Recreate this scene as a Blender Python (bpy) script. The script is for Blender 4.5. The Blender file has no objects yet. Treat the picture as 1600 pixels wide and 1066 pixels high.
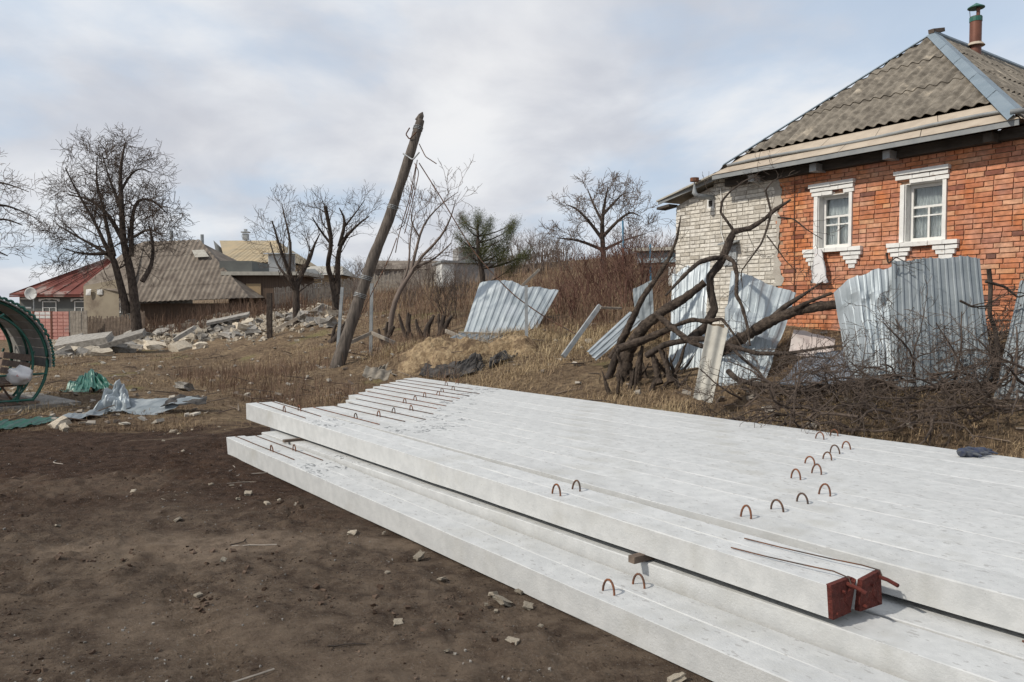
import bpy, math, random
import numpy as np
from mathutils import Vector, Matrix
R_ = math.radians
sc = bpy.context.scene
# ------------------------------------------------------------------ camera, sky, sun
FPX = 1200.0; CAMH = 1.75; PITCH = math.atan(48/FPX)
cam = bpy.data.cameras.new('camera'); cam.sensor_width = 36; cam.lens = 36*FPX/1600
cam.clip_start = 0.05; cam.clip_end = 2000
camo = bpy.data.objects.new('camera', cam); sc.collection.objects.link(camo)
camo.location = (0, 0, CAMH); camo.rotation_euler = (math.pi/2-PITCH, 0, 0)
sc.camera = camo
SUN_H = Vector((0.90, 0.43, 0)).normalized(); SUN_EL = R_(40)
world = bpy.data.worlds.new('World'); sc.world = world; world.use_nodes = True
def build_world():
    nt = world.node_tree; N = nt.nodes; L = nt.links; N.clear()
    out = N.new('ShaderNodeOutputWorld'); bg = N.new('ShaderNodeBackground'); L.new(bg.outputs[0], out.inputs[0])
    sky = N.new('ShaderNodeTexSky'); sky.sky_type = 'NISHITA'; sky.sun_disc = False
    sky.sun_elevation = SUN_EL; sky.sun_rotation = math.atan2(-SUN_H.x, -SUN_H.y); sky.dust_density = 2
    bg.inputs[1].default_value = 0.1
    tc = N.new('ShaderNodeTexCoord'); sep = N.new('ShaderNodeSeparateXYZ'); L.new(tc.outputs['Generated'], sep.inputs[0])
    def M(op, a, b=None):
        m = N.new('ShaderNodeMath'); m.operation = op
        for i, x in enumerate((a, b)):
            if x is None: continue
            if isinstance(x, (int, float)): m.inputs[i].default_value = x
            else: L.new(x, m.inputs[i])
        return m.outputs[0]
    zz = M('ADD', M('MAXIMUM', sep.outputs[2], 0.0), 0.30)
    cx = N.new('ShaderNodeCombineXYZ'); L.new(M('DIVIDE', sep.outputs[0], zz), cx.inputs[0]); L.new(M('DIVIDE', sep.outputs[1], zz), cx.inputs[1])
    def noise(scale, det, rough, off):
        mp = N.new('ShaderNodeMapping'); mp.inputs['Location'].default_value = off; L.new(cx.outputs[0], mp.inputs[0])
        n = N.new('ShaderNodeTexNoise'); n.inputs['Scale'].default_value = scale; n.inputs['Detail'].default_value = det
        n.inputs['Roughness'].default_value = rough; n.inputs['Distortion'].default_value = .3; L.new(mp.outputs[0], n.inputs[0]); return n.outputs[0]
    def ramp(x, stops):
        r = N.new('ShaderNodeValToRGB'); L.new(x, r.inputs[0]); e = r.color_ramp.elements
        while len(e) < len(stops): e.new(.5)
        for el, (p, c) in zip(e, stops): el.position = p; el.color = (*c, 1)
        r.color_ramp.interpolation = 'B_SPLINE'
        return r.outputs[0]
    n1 = noise(1.9, 7, .52, (3.1, 1.7, 0)); n2 = noise(1.5, 6, .52, (8.4, 5.2, 2))
    cloud = ramp(n1, [(.32, (.56, .575, .63)), (.47, (.70, .71, .75)), (.62, (.92, .92, .925))])
    vm = N.new('ShaderNodeVectorMath'); vm.operation = 'SCALE'; L.new(cloud, vm.inputs[0]); vm.inputs['Scale'].default_value = 10; cloud = vm.outputs[0]
    gap = ramp(n2, [(.45, (0, 0, 0)), (.58, (.8, .8, .8))])
    blue = N.new('ShaderNodeMixRGB'); blue.inputs[0].default_value = .72
    L.new(sky.outputs[0], blue.inputs[1]); blue.inputs[2].default_value = (5.6, 7.2, 9.2, 1)
    mix = N.new('ShaderNodeMixRGB'); L.new(gap, mix.inputs[0]); L.new(cloud, mix.inputs[1]); L.new(blue.outputs[0], mix.inputs[2])
    L.new(mix.outputs[0], bg.inputs[0])
build_world()
sl = bpy.data.lights.new('sun', 'SUN'); sl.energy = 3.4; sl.angle = R_(1.6); sl.color = (1, .94, .84)
so = bpy.data.objects.new('sun', sl); sc.collection.objects.link(so)
so.rotation_euler = Vector((SUN_H.x*math.cos(SUN_EL), SUN_H.y*math.cos(SUN_EL), -math.sin(SUN_EL))).to_track_quat('-Z', 'Y').to_euler()
vs = sc.view_settings; vs.view_transform = 'Standard'; vs.look = 'None'; vs.exposure = 0; vs.gamma = 1; vs.use_curve_mapping = False
sc.cycles.max_bounces = 5; sc.cycles.use_denoising = True

# ------------------------------------------------------------------ helpers
rng = np.random.default_rng(7); random.seed(7)
A = lambda *v: np.array(v, float)
def unit(v): v = np.asarray(v, float); return v/(np.linalg.norm(v)+1e-12)
_F = A(0, math.cos(PITCH), -math.sin(PITCH)); _U = A(0, math.sin(PITCH), math.cos(PITCH))
def ray(u, v): return _F + (u-800)/FPX*A(1, 0, 0) + (533-v)/FPX*_U
def W(u, v, y): r = ray(u, v); return A(0, 0, CAMH)+r*(y/r[1])          # survey point at distance y
def Zp(u, v, z): r = ray(u, v); return A(0, 0, CAMH)+r*((z-CAMH)/r[2])
def _hash(ix, iy, iz, seed):
    n = (ix.astype(np.int64)*374761393+iy.astype(np.int64)*668265263+iz.astype(np.int64)*2147483647+seed*1274126177) & 0xffffffff
    n = ((n ^ (n >> 13))*1274126177) & 0xffffffff
    n = ((n ^ (n >> 16))*2246822519) & 0xffffffff
    return ((n ^ (n >> 15)) & 0xffff)/32767.5-1
def vnoise(P, seed=0):
    P = np.asarray(P, float); i = np.floor(P); f = P-i; i = i.astype(np.int64); w = f*f*(3-2*f); r = 0
    for a in (0, 1):
        for b in (0, 1):
            for c in (0, 1):
                r = r+_hash(i[:, 0]+a, i[:, 1]+b, i[:, 2]+c, seed)*(w[:, 0] if a else 1-w[:, 0])*(w[:, 1] if b else 1-w[:, 1])*(w[:, 2] if c else 1-w[:, 2])
    return r
def fbm(P, oct=4, seed=0, gain=.5):
    P = np.asarray(P, float); r = 0; a = 1
    for k in range(oct): r = r+a*vnoise(P*2**k+17.3*k, seed+k); a *= gain
    return r
def xy0(x, y): x = np.asarray(x, float); return np.stack([x, np.asarray(y, float), np.zeros_like(x)], -1)
# terrain: a yard, and a bank that climbs away from it
PX, PY = .8110, .5850
RS = [-80, -1.2, -.5, 0, 1, 2.5, 5, 8, 14, 30, 60, 200, 900]; RZ = [0, 0, .03, .13, .42, .8, 1.55, 2.0, 2.9, 5.5, 8, 13, 22]
def bank(x, y): return PX*x+PY*y-7.55
def T(x, y):
    x = np.atleast_1d(np.asarray(x, float)); y = np.atleast_1d(np.asarray(y, float)); s = bank(x, y)
    z = np.interp(s, RS, RZ)
    wild = np.clip((s+.9)/1.5, 0, 1)
    wild = np.maximum(wild, np.clip((y-11.3)/2.5, 0, 1)*np.clip((-x-1)/2, 0, 1))
    z = z+.33*np.exp(-((x+3.9)**2+(y-18)**2)/5.0)+.25*np.exp(-((x+1.3)**2+(y-18.2)**2)/3.0)
    z = z+.30*np.exp(-((x+1.55)**2/1.5+(y-17)**2/.6))
    z = z+.30*np.exp(-((x+8.5)**2/14+(y-27)**2/9))
    far = np.clip(1-y/45, 0, 1)
    z = z+wild*(.07*fbm(xy0(x*.9, y*.9), 4, 3))*(.4+.6*far)+(1-wild)*.018*fbm(xy0(x*1.3, y*1.3), 3, 5)
    return z
def dirt_detail(x, y):
    s = bank(x, y); m = np.clip(-s/1.5, 0, 1)*np.clip((13-y)/3, 0, 1)
    dq = (x+3.6465)*.585-(y-10.47636)*.811; pq = (x+3.6465)*.811+(y-10.47636)*.585; m = m*np.where(dq > .5, np.clip((-.60+.031*(dq-1.1)-pq)/.22, 0, 1), 1)
    r = np.abs(fbm(xy0(x*5, y*5), 3, 11)); n = fbm(xy0(x*16, y*16), 2, 12)
    # two shallow wheel ruts running obliquely over the yard
    q = (x*.86+y*.5); q1 = np.exp(-((q-.72-.12*np.sin(y*1.1))/.16)**2); q2 = np.exp(-((q-2.25-.1*np.sin(y*.9+1))/.17)**2)
    return m*(.040*r*np.clip(.6+fbm(xy0(x*.6, y*.6), 2, 19), .1, 1.3)+.010*n*np.clip(fbm(xy0(x*.8, y*.8), 2, 14)+.5, 0, 1.2)-.034*q1*(.75+.5*np.sin((x*.5-y*.86)*48))*np.clip((5.6-y)/1, 0, 1)-.024*q2*(.75+.5*np.sin((x*.5-y*.86)*48))*np.clip((7-y)/1, 0, 1))
def G(u, v, ymax=120):
    r = ray(u, v); ys = np.concatenate([np.arange(2.5, 30, .05), np.arange(30, ymax, .3)])
    P = A(0, 0, CAMH)+r[None]*(ys/r[1])[:, None]; hit = np.nonzero(P[:, 2] <= T(P[:, 0], P[:, 1]))[0]
    i = hit[0] if len(hit) else len(ys)-1
    p = P[i].copy(); p[2] = T(p[0], p[1])[0]; return p
def on(x, y): return A(x, y, T(x, y)[0])

class MB:
    def __init__(s): s.V = []; s.Q = []; s.T3 = []; s.n = 0; s.C = []
    def add(s, V, F, col=None):
        V = np.asarray(V, float).reshape(-1, 3); F = np.asarray(F, np.int64)
        if F.size:
            (s.Q if F.shape[1] == 4 else s.T3).append(F+s.n)
        s.V.append(V); s.n += len(V)
        s.C.append(np.full(len(V), .5) if col is None else np.broadcast_to(np.asarray(col, float), (len(V),)))
        return s
    def box(s, c, size, M=None, col=None, jit=0):
        c = np.asarray(c, float); h = np.asarray(size, float)/2
        V = np.array([[x, y, z] for x in (-1, 1) for y in (-1, 1) for z in (-1, 1)])*h
        if jit: V = V+rng.uniform(-jit, jit, V.shape)
        if M is not None: V = V@np.asarray(M).T
        return s.add(V+c, [[0, 1, 3, 2], [4, 6, 7, 5], [0, 4, 5, 1], [2, 3, 7, 6], [0, 2, 6, 4], [1, 5, 7, 3]], col)
    def beam(s, a, b, w, t, up=(0, 0, 1), col=None):
        a = np.asarray(a, float); b = np.asarray(b, float); x = unit(b-a); y = np.cross(up, x)
        y = unit(y) if np.linalg.norm(y) > 1e-4 else A(1, 0, 0); z = np.cross(x, y)
        return s.box((a+b)/2, (np.linalg.norm(b-a), w, t), np.stack([x, y, z], 1), col)
    def loft(s, S, cap=True, col=None, closed=True):
        S = np.asarray(S, float); n, k = S.shape[:2]; i = np.arange(n-1)[:, None]*k; j = np.arange(k if closed else k-1)[None]
        j2 = (j+1) % k; F = np.stack([i+j, i+j2, i+k+j2, i+k+j], -1).reshape(-1, 4)
        V = S.reshape(-1, 3); b = s.n; s.add(V, F, col)
        if cap and closed:
            for ring, o in ((S[0], 0), (S[-1], 1)):
                c = ring.mean(0); jj = np.arange(k); f = np.stack([np.full(k, k), jj, (jj+1) % k], -1)
                s.add(np.vstack([ring, c]), f if o else f[:, [0, 2, 1]], col)
        return s
    def tube(s, pts, r, k=6, cap=True, col=None):
        pts = np.asarray(pts, float); n = len(pts); r = np.broadcast_to(np.asarray(r, float), (n,))
        t = np.gradient(pts, axis=0); t /= np.linalg.norm(t, axis=1)[:, None]+1e-12
        m = t.mean(0); ref = A(0, 0, 1) if abs(m[2]) < .8*np.linalg.norm(m)+1e-9 else A(1, 0, 0)
        a = np.cross(t, ref); a /= np.linalg.norm(a, axis=1)[:, None]+1e-12; b = np.cross(t, a)
        th = np.arange(k)*2*math.pi/k
        S = pts[:, None]+r[:, None, None]*(np.cos(th)[None, :, None]*a[:, None]+np.sin(th)[None, :, None]*b[:, None])
        return s.loft(S, cap, col)
    def grid(s, P, col=None):
        P = np.asarray(P, float); n, m = P.shape[:2]; i = np.arange(n-1)[:, None]*m; j = np.arange(m-1)[None]
        return s.add(P.reshape(-1, 3), np.stack([i+j, i+j+1, i+m+j+1, i+m+j], -1).reshape(-1, 4), None if col is None else np.asarray(col).reshape(-1))
    def mesh(s, name, mat=None, off=(0, 0, 0), smooth=False):
        me = bpy.data.meshes.new(name)
        if s.n == 0: return me
        V = np.vstack(s.V)-np.asarray(off, float)
        Q = np.vstack(s.Q) if s.Q else np.zeros((0, 4), np.int64); T3 = np.vstack(s.T3) if s.T3 else np.zeros((0, 3), np.int64)
        me.vertices.add(len(V)); me.vertices.foreach_set('co', V.astype(np.float32).ravel())
        nl = Q.size+T3.size; me.loops.add(nl); me.polygons.add(len(Q)+len(T3))
        me.loops.foreach_set('vertex_index', np.concatenate([Q.ravel(), T3.ravel()]).astype(np.int32))
        st = np.concatenate([np.arange(len(Q))*4, Q.size+np.arange(len(T3))*3]).astype(np.int32)
        me.polygons.foreach_set('loop_start', st)
        at = me.attributes.new('tint', 'FLOAT', 'POINT'); at.data.foreach_set('value', np.concatenate(s.C).astype(np.float32))
        me.update(calc_edges=True); me.validate()
        me.shade_smooth() if smooth else me.shade_flat()
        if mat: me.materials.append(mat)
        return me
COL = sc.collection
def tag(o, label, cat, group=None, kind=None):
    if label: o['label'] = label
    if cat: o['category'] = cat
    if group: o['group'] = group
    if kind: o['kind'] = kind
    return o
def empty(name, loc, rz=0, label=None, cat=None, group=None):
    o = bpy.data.objects.new(name, None); COL.objects.link(o); o.location = loc; o.rotation_euler.z = rz
    o.empty_display_size = .1
    return tag(o, label, cat, group)
def obj(name, me, parent=None, loc=(0, 0, 0), rot=None, scale=None):
    o = bpy.data.objects.new(name, me); COL.objects.link(o); o.parent = parent; o.location = loc
    if rot is not None: o.rotation_euler = rot
    if scale is not None: o.scale = scale
    return o
def part(name, mb, mat, parent, off=(0, 0, 0), smooth=False, kind=None):
    o = obj(name, mb.mesh(name, mat, off, smooth), parent)
    if kind: o['kind'] = kind
    return o
def solo(name, mb, mat, base, label, cat, group=None, smooth=False, kind=None):
    return tag(obj(name, mb.mesh(name, mat, base, smooth), None, base), label, cat, group, kind)

# ------------------------------------------------------------------ materials
def mat(name, c1, c2=None, scale=4, rough=.85, metal=0, bump=0, bscale=30, c3=None, s3=1.2, t3=(.55, .7), objrand=0, tint=None, coords='Object', stretch=None, spec=.3, detail=6):
    m = bpy.data.materials.new(name); m.use_nodes = True; nt = m.node_tree; N = nt.nodes; L = nt.links
    b = N['Principled BSDF']; b.inputs['Roughness'].default_value = rough; b.inputs['Metallic'].default_value = metal
    b.inputs['Specular IOR Level'].default_value = spec
    tc = N.new('ShaderNodeTexCoord'); src = tc.outputs[coords]
    if stretch:
        mp = N.new('ShaderNodeMapping'); mp.inputs['Scale'].default_value = stretch; L.new(src, mp.inputs[0]); src = mp.outputs[0]
    def noise(sc_, det=detail, ro=.6):
        n = N.new('ShaderNodeTexNoise'); n.inputs['Scale'].default_value = sc_; n.inputs['Detail'].default_value = det; n.inputs['Roughness'].default_value = ro
        L.new(src, n.inputs[0]); return n.outputs[0]
    def mixc(f, a, c):
        x = N.new('ShaderNodeMixRGB')
        for i, q in enumerate((f, a, c)):
            if isinstance(q, (tuple, list)): x.inputs[i].default_value = (*q, 1)
            elif isinstance(q, (int, float)): x.inputs[i].default_value = q
            else: L.new(q, x.inputs[i])
        return x.outputs[0]
    def rampv(x, a, bb):
        r = N.new('ShaderNodeMapRange'); r.interpolation_type = 'SMOOTHSTEP'; L.new(x, r.inputs[0]); r.inputs[1].default_value = a; r.inputs[2].default_value = bb; return r.outputs[0]
    col = c1
    if c2: col = mixc(rampv(noise(scale), .32, .68), c1, c2)
    if c3: col = mixc(rampv(noise(s3, 7, .65), *t3), col, c3)
    if objrand:
        oi = N.new('ShaderNodeObjectInfo'); hs = N.new('ShaderNodeHueSaturation')
        mr = N.new('ShaderNodeMapRange'); L.new(oi.outputs['Random'], mr.inputs[0]); mr.inputs[3].default_value = 1-objrand; mr.inputs[4].default_value = 1+objrand
        L.new(mr.outputs[0], hs.inputs['Value'])
        if isinstance(col, tuple): hs.inputs['Color'].default_value = (*col, 1)
        else: L.new(col, hs.inputs['Color'])
        col = hs.outputs[0]
    if tint:
        at = N.new('ShaderNodeAttribute'); at.attribute_name = 'tint'; r = N.new('ShaderNodeValToRGB'); L.new(at.outputs['Fac'], r.inputs[0]); e = r.color_ramp.elements
        while len(e) < len(tint): e.new(.5)
        for i, (el, c) in enumerate(zip(e, tint)): el.position = i/(len(tint)-1); el.color = (*c, 1)
        if c2 is None: col = r.outputs[0]
        else: x = N.new('ShaderNodeMixRGB'); x.blend_type = 'MULTIPLY'; x.inputs[0].default_value = 1; L.new(r.outputs[0], x.inputs[1]); L.new(col, x.inputs[2]); col = x.outputs[0]
    if isinstance(col, tuple): b.inputs['Base Color'].default_value = (*col, 1)
    else: L.new(col, b.inputs['Base Color'])
    if bump:
        bm = N.new('ShaderNodeBump'); bm.inputs['Strength'].default_value = 1; bm.inputs['Distance'].default_value = bump
        L.new(noise(bscale, 6, .65), bm.inputs['Height']); L.new(bm.outputs[0], b.inputs['Normal'])
    return m
M = {}
M['soil'] = None
M['steel'] = mat('galvanised_steel', (.33, .37, .39), (.44, .475, .495), 2.2, .55, .35, .0015, 25, (.22, .25, .27), 1.6, (.58, .75), spec=.5)
M['steel2'] = mat('weathered_steel', (.17, .195, .21), (.225, .25, .265), 2.5, .62, .25, .002, 30, (.30, .325, .335), 3, (.6, .78), spec=.5)
M['post'] = mat('post_steel', (.25, .27, .28), (.38, .39, .39), 6, .6, .3, .002, 40, (.2, .11, .06), 5, (.62, .75))
M['rust'] = mat('rusty_bar', (.22, .085, .04), (.10, .06, .045), 25, .85, .2, .001, 80)
M['rebar'] = mat('dark_bar', (.07, .06, .055), (.16, .075, .04), 9, .8, .3)
M['bark'] = mat('dark_bark', (.028, .021, .017), (.085, .066, .053), 14, .95, 0, .03, 34, stretch=(1, 1, .4))
M['bark2'] = mat('torn_wood', (.030, .022, .017), (.095, .071, .054), 15, .95, 0, .035, 30, (.18, .135, .095), 4, (.62, .80))
M['twig'] = mat('twig_bark', (.060, .045, .036), (.11, .083, .066), 6, .95)
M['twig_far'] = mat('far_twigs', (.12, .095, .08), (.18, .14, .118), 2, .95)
M['red_twig'] = mat('reddish_twigs', (.10, .05, .04), (.15, .085, .06), 3, .95)
M['pole_wood'] = mat('grey_pole_wood', (.065, .055, .047), (.15, .125, .105), 7, .95, 0, .012, 22, (.20, .17, .14), 3, (.58, .75), stretch=(3, 3, .25))
M['plank'] = mat('grey_plank', (.22, .19, .16), (.34, .30, .25), 6, .9, 0, .004, 40, (.13, .10, .08), 4, (.6, .75))
M['darkplank'] = mat('dark_plank', (.10, .075, .06), (.17, .13, .10), 6, .9, 0, .004, 30)
M['slate'] = mat('asbestos_slate', (.105, .09, .072), (.235, .205, .165), 6, .95, 0, .008, 60, (.42, .36, .28), 1.8, (.57, .72), detail=9)
M['slate_dark'] = mat('old_slate_roof', (.13, .105, .085), (.22, .185, .15), 1.5, .95, 0, 0, 20, (.30, .26, .21), .5, (.58, .7))
M['slate_tan'] = mat('tan_slate_roof', (.40, .315, .20), (.33, .275, .19), 1.2, .95, 0, 0, 20, (.26, .22, .17), .6, (.6, .72))
M['slate_new'] = mat('pale_slate', (.42, .40, .35), (.33, .31, .27), 5, .9, 0, .002, 60, (.22, .20, .17), 2, (.62, .75))
M['skirt'] = mat('beige_eave_sheet', (.44, .37, .29), (.36, .30, .235), 4, .85, 0, .002, 30, (.24, .17, .12), 2.4, (.58, .76))
M['blue_metal'] = mat('blue_grey_flashing', (.17, .215, .25), (.21, .255, .29), 3, .55, .15, 0, 20, (.27, .31, .33), 4, (.62, .75))
M['gutter'] = mat('grey_gutter', (.19, .20, .205), (.26, .265, .26), 4, .6, .2)
M['white'] = mat('white_limewash', (.66, .65, .62), (.74, .73, .70), 9, .9, 0, .004, 50, (.40, .34, .28), 5, (.60, .76))
M['frame'] = mat('white_frame_paint', (.66, .65, .61), (.72, .71, .68), 8, .6)
M['darkwood'] = mat('dark_timber', (.045, .038, .032), (.085, .072, .06), 6, .9, 0, .004, 25, stretch=(.4, 2, 2))
M['mortar'] = mat('mortar', (.30, .19, .125), (.40, .28, .19), 9, .95, 0, .006, 50)
M['mortar_grey'] = mat('grey_mortar', (.36, .325, .28), (.43, .40, .35), 7, .95, 0, .008, 40)
def brick_mat(name, ramp, attr):
    m = bpy.data.materials.new(name); m.use_nodes = True; N = m.node_tree.nodes; L = m.node_tree.links; b = N['Principled BSDF']; b.inputs['Roughness'].default_value = .93
    b.inputs['Specular IOR Level'].default_value = .2
    if attr: a = N.new('ShaderNodeAttribute'); a.attribute_name = 'tint'; src = a.outputs['Fac']
    else: a = N.new('ShaderNodeObjectInfo'); src = a.outputs['Random']
    r = N.new('ShaderNodeValToRGB'); L.new(src, r.inputs[0]); e = r.color_ramp.elements
    while len(e) < len(ramp): e.new(.5)
    for el, (p, c) in zip(e, ramp): el.position = p; el.color = (*c, 1)
    g = N.new('ShaderNodeNewGeometry'); n = N.new('ShaderNodeTexNoise'); n.inputs['Scale'].default_value = 14; n.inputs['Detail'].default_value = 8; L.new(g.outputs['Position'], n.inputs[0])
    mr = N.new('ShaderNodeMapRange'); L.new(n.outputs[0], mr.inputs[0]); mr.inputs[1].default_value = .3; mr.inputs[2].default_value = .7; mr.inputs[3].default_value = .72; mr.inputs[4].default_value = 1.2
    n2 = N.new('ShaderNodeTexNoise'); n2.inputs['Scale'].default_value = 2.2; n2.inputs['Detail'].default_value = 6; L.new(g.outputs['Position'], n2.inputs[0])
    hs = N.new('ShaderNodeHueSaturation'); L.new(r.outputs[0], hs.inputs['Color']); L.new(mr.outputs[0], hs.inputs['Value'])
    m2 = N.new('ShaderNodeMapRange'); L.new(n2.outputs[0], m2.inputs[0]); m2.inputs[1].default_value = .35; m2.inputs[2].default_value = .7; m2.inputs[3].default_value = 1.05; m2.inputs[4].default_value = .8; L.new(m2.outputs[0], hs.inputs['Saturation'])
    bm = N.new('ShaderNodeBump'); bm.inputs['Distance'].default_value = .006; L.new(n.outputs[0], bm.inputs['Height']); L.new(bm.outputs[0], b.inputs['Normal'])
    L.new(hs.outputs[0], b.inputs['Base Color']); return m
OR = [(0, (.12, .065, .05)), (.03, (.26, .09, .055)), (.08, (.44, .165, .085)), (.55, (.51, .20, .098)), (.9, (.55, .235, .115)), (1, (.55, .29, .16))]
WH = [(0, (.40, .36, .30)), (.3, (.56, .52, .45)), (1, (.66, .62, .55))]
M['brick'] = brick_mat('orange_brick', OR, False); M['brick_s'] = brick_mat('orange_brick_mass', OR, True)
M['wbrick'] = brick_mat('white_brick', WH, False); M['wbrick_s'] = brick_mat('white_brick_mass', WH, True)
def glass_mat():
    m = bpy.data.materials.new('window_glass'); m.use_nodes = True; b = m.node_tree.nodes['Principled BSDF']
    b.inputs['Base Color'].default_value = (.9, .95, .95, 1); b.inputs['Roughness'].default_value = .03; b.inputs['Transmission Weight'].default_value = 1; b.inputs['IOR'].default_value = 1.45
    return m
M['glass'] = glass_mat()
M['darkglass'] = mat('dark_pane', (.02, .022, .025), None, rough=.08, spec=.6)
M['curtain'] = mat('net_curtain', (.66, .66, .65), (.78, .78, .77), 5, .95)
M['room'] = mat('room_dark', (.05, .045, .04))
M['concrete_old'] = mat('broken_concrete', (.20, .185, .165), (.34, .315, .28), 7, .95, 0, .02, 22, (.14, .115, .095), 3, (.56, .75), objrand=.3)
M['pale_rubble'] = mat('pale_rubble', (.36, .305, .235), (.52, .455, .36), 7, .95, 0, .015, 25, (.24, .19, .15), 4, (.56, .75), objrand=.3)
M['green'] = mat('green_paint_metal', (.012, .075, .055), (.02, .11, .08), 4, .4, .1, 0, 20, (.05, .07, .05), 6, (.62, .75), spec=.5)
M['wood_seat'] = mat('brown_board', (.14, .095, .07), (.21, .15, .115), 8, .85, 0, .003, 30)
M['poly'] = mat('grey_slat', (.22, .215, .20), (.30, .29, .27), 5, .8, 0, .002, 20, (.28, .11, .06), 2, (.72, .78))
M['sand'] = mat('yellow_sand', (.22, .15, .085), (.44, .325, .195), 9, .98, 0, .08, 18, (.15, .10, .06), 2.6, (.50, .62), detail=10)
M['tar'] = mat('black_roofing_felt', (.03, .028, .027), (.07, .063, .058), 5, .8, 0, .01, 14)
M['redroof'] = mat('red_painted_roof', (.115, .034, .027), (.16, .05, .037), .8, .85, 0, 0, 5, (.26, .19, .165), .30, (.50, .56))
M['greywall'] = mat('dark_grey_render', (.115, .12, .115), (.15, .155, .145), 1, .95)
M['cream'] = mat('cream_render', (.34, .29, .215), (.28, .235, .175), .8, .95, 0, 0, 9, (.2, .16, .12), .5, (.55, .7))
M['whitewall'] = mat('white_render', (.62, .62, .60), (.52, .52, .50), .8, .95)
M['greybrick'] = mat('grey_block', (.30, .29, .28), (.22, .21, .2), 3, .95)
M['tanwall'] = mat('tan_wall', (.40, .29, .17), (.33, .24, .15), 1, .95)
M['brownwall'] = mat('brown_boards', (.085, .06, .045), (.13, .09, .065), 2, .95, stretch=(6, 6, .3))
M['pink'] = mat('pink_fence_slab', (.52, .25, .21), (.60, .34, .29), 1.5, .9, 0, 0, 20, (.40, .30, .27), .8, (.6, .72))
M['bluewall'] = mat('pale_blue_sheet', (.24, .33, .38), (.36, .40, .42), 1.5, .7)
M['red_end'] = mat('red_oxide_paint', (.085, .018, .013), (.15, .034, .024), 30, .8, 0, .03, 40, (.24, .10, .07), 18, (.64, .75))
M['needle'] = mat('pine_needles', (.035, .05, .018), None, rough=.8, tint=[(.025, .04, .015), (.075, .085, .028), (.13, .12, .04)])
M['dry'] = mat('dry_grass', (.1, .1, .1), None, rough=.95, tint=[(.10, .066, .045), (.22, .155, .10), (.36, .265, .16), (.50, .40, .25)], spec=.1)
M['weed'] = mat('brown_weeds', (.1, .1, .1), None, rough=.95, tint=[(.075, .045, .033), (.15, .095, .068), (.26, .18, .125)], spec=.1)
M['bag'] = mat('white_plastic', (.70, .69, .68), (.62, .60, .60), 6, .4, 0, .01, 12, (.55, .14, .10), 7, (.62, .66))
M['bluebag'] = mat('pale_blue_plastic', (.45, .50, .60), (.65, .66, .68), 9, .4, 0, .01, 20)
M['glove'] = mat('blue_glove', (.035, .045, .085), (.09, .095, .10), 30, .9, 0, .004, 60)
M['tarp'] = mat('grey_blue_sheet', (.10, .115, .14), (.17, .185, .21), 4, .7)
M['pinkslab'] = mat('pinkish_board', (.44, .37, .34), (.52, .46, .42), 4, .9)
M['chimney'] = mat('brown_chimney', (.13, .055, .038), (.18, .075, .05), 6, .5, .2)
M['capgreen'] = mat('green_cap', (.02, .10, .075), (.04, .13, .10), 8, .5)
M['bluepost'] = mat('blue_post_paint', (.07, .19, .30), (.10, .24, .35), 5, .7)

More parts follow.
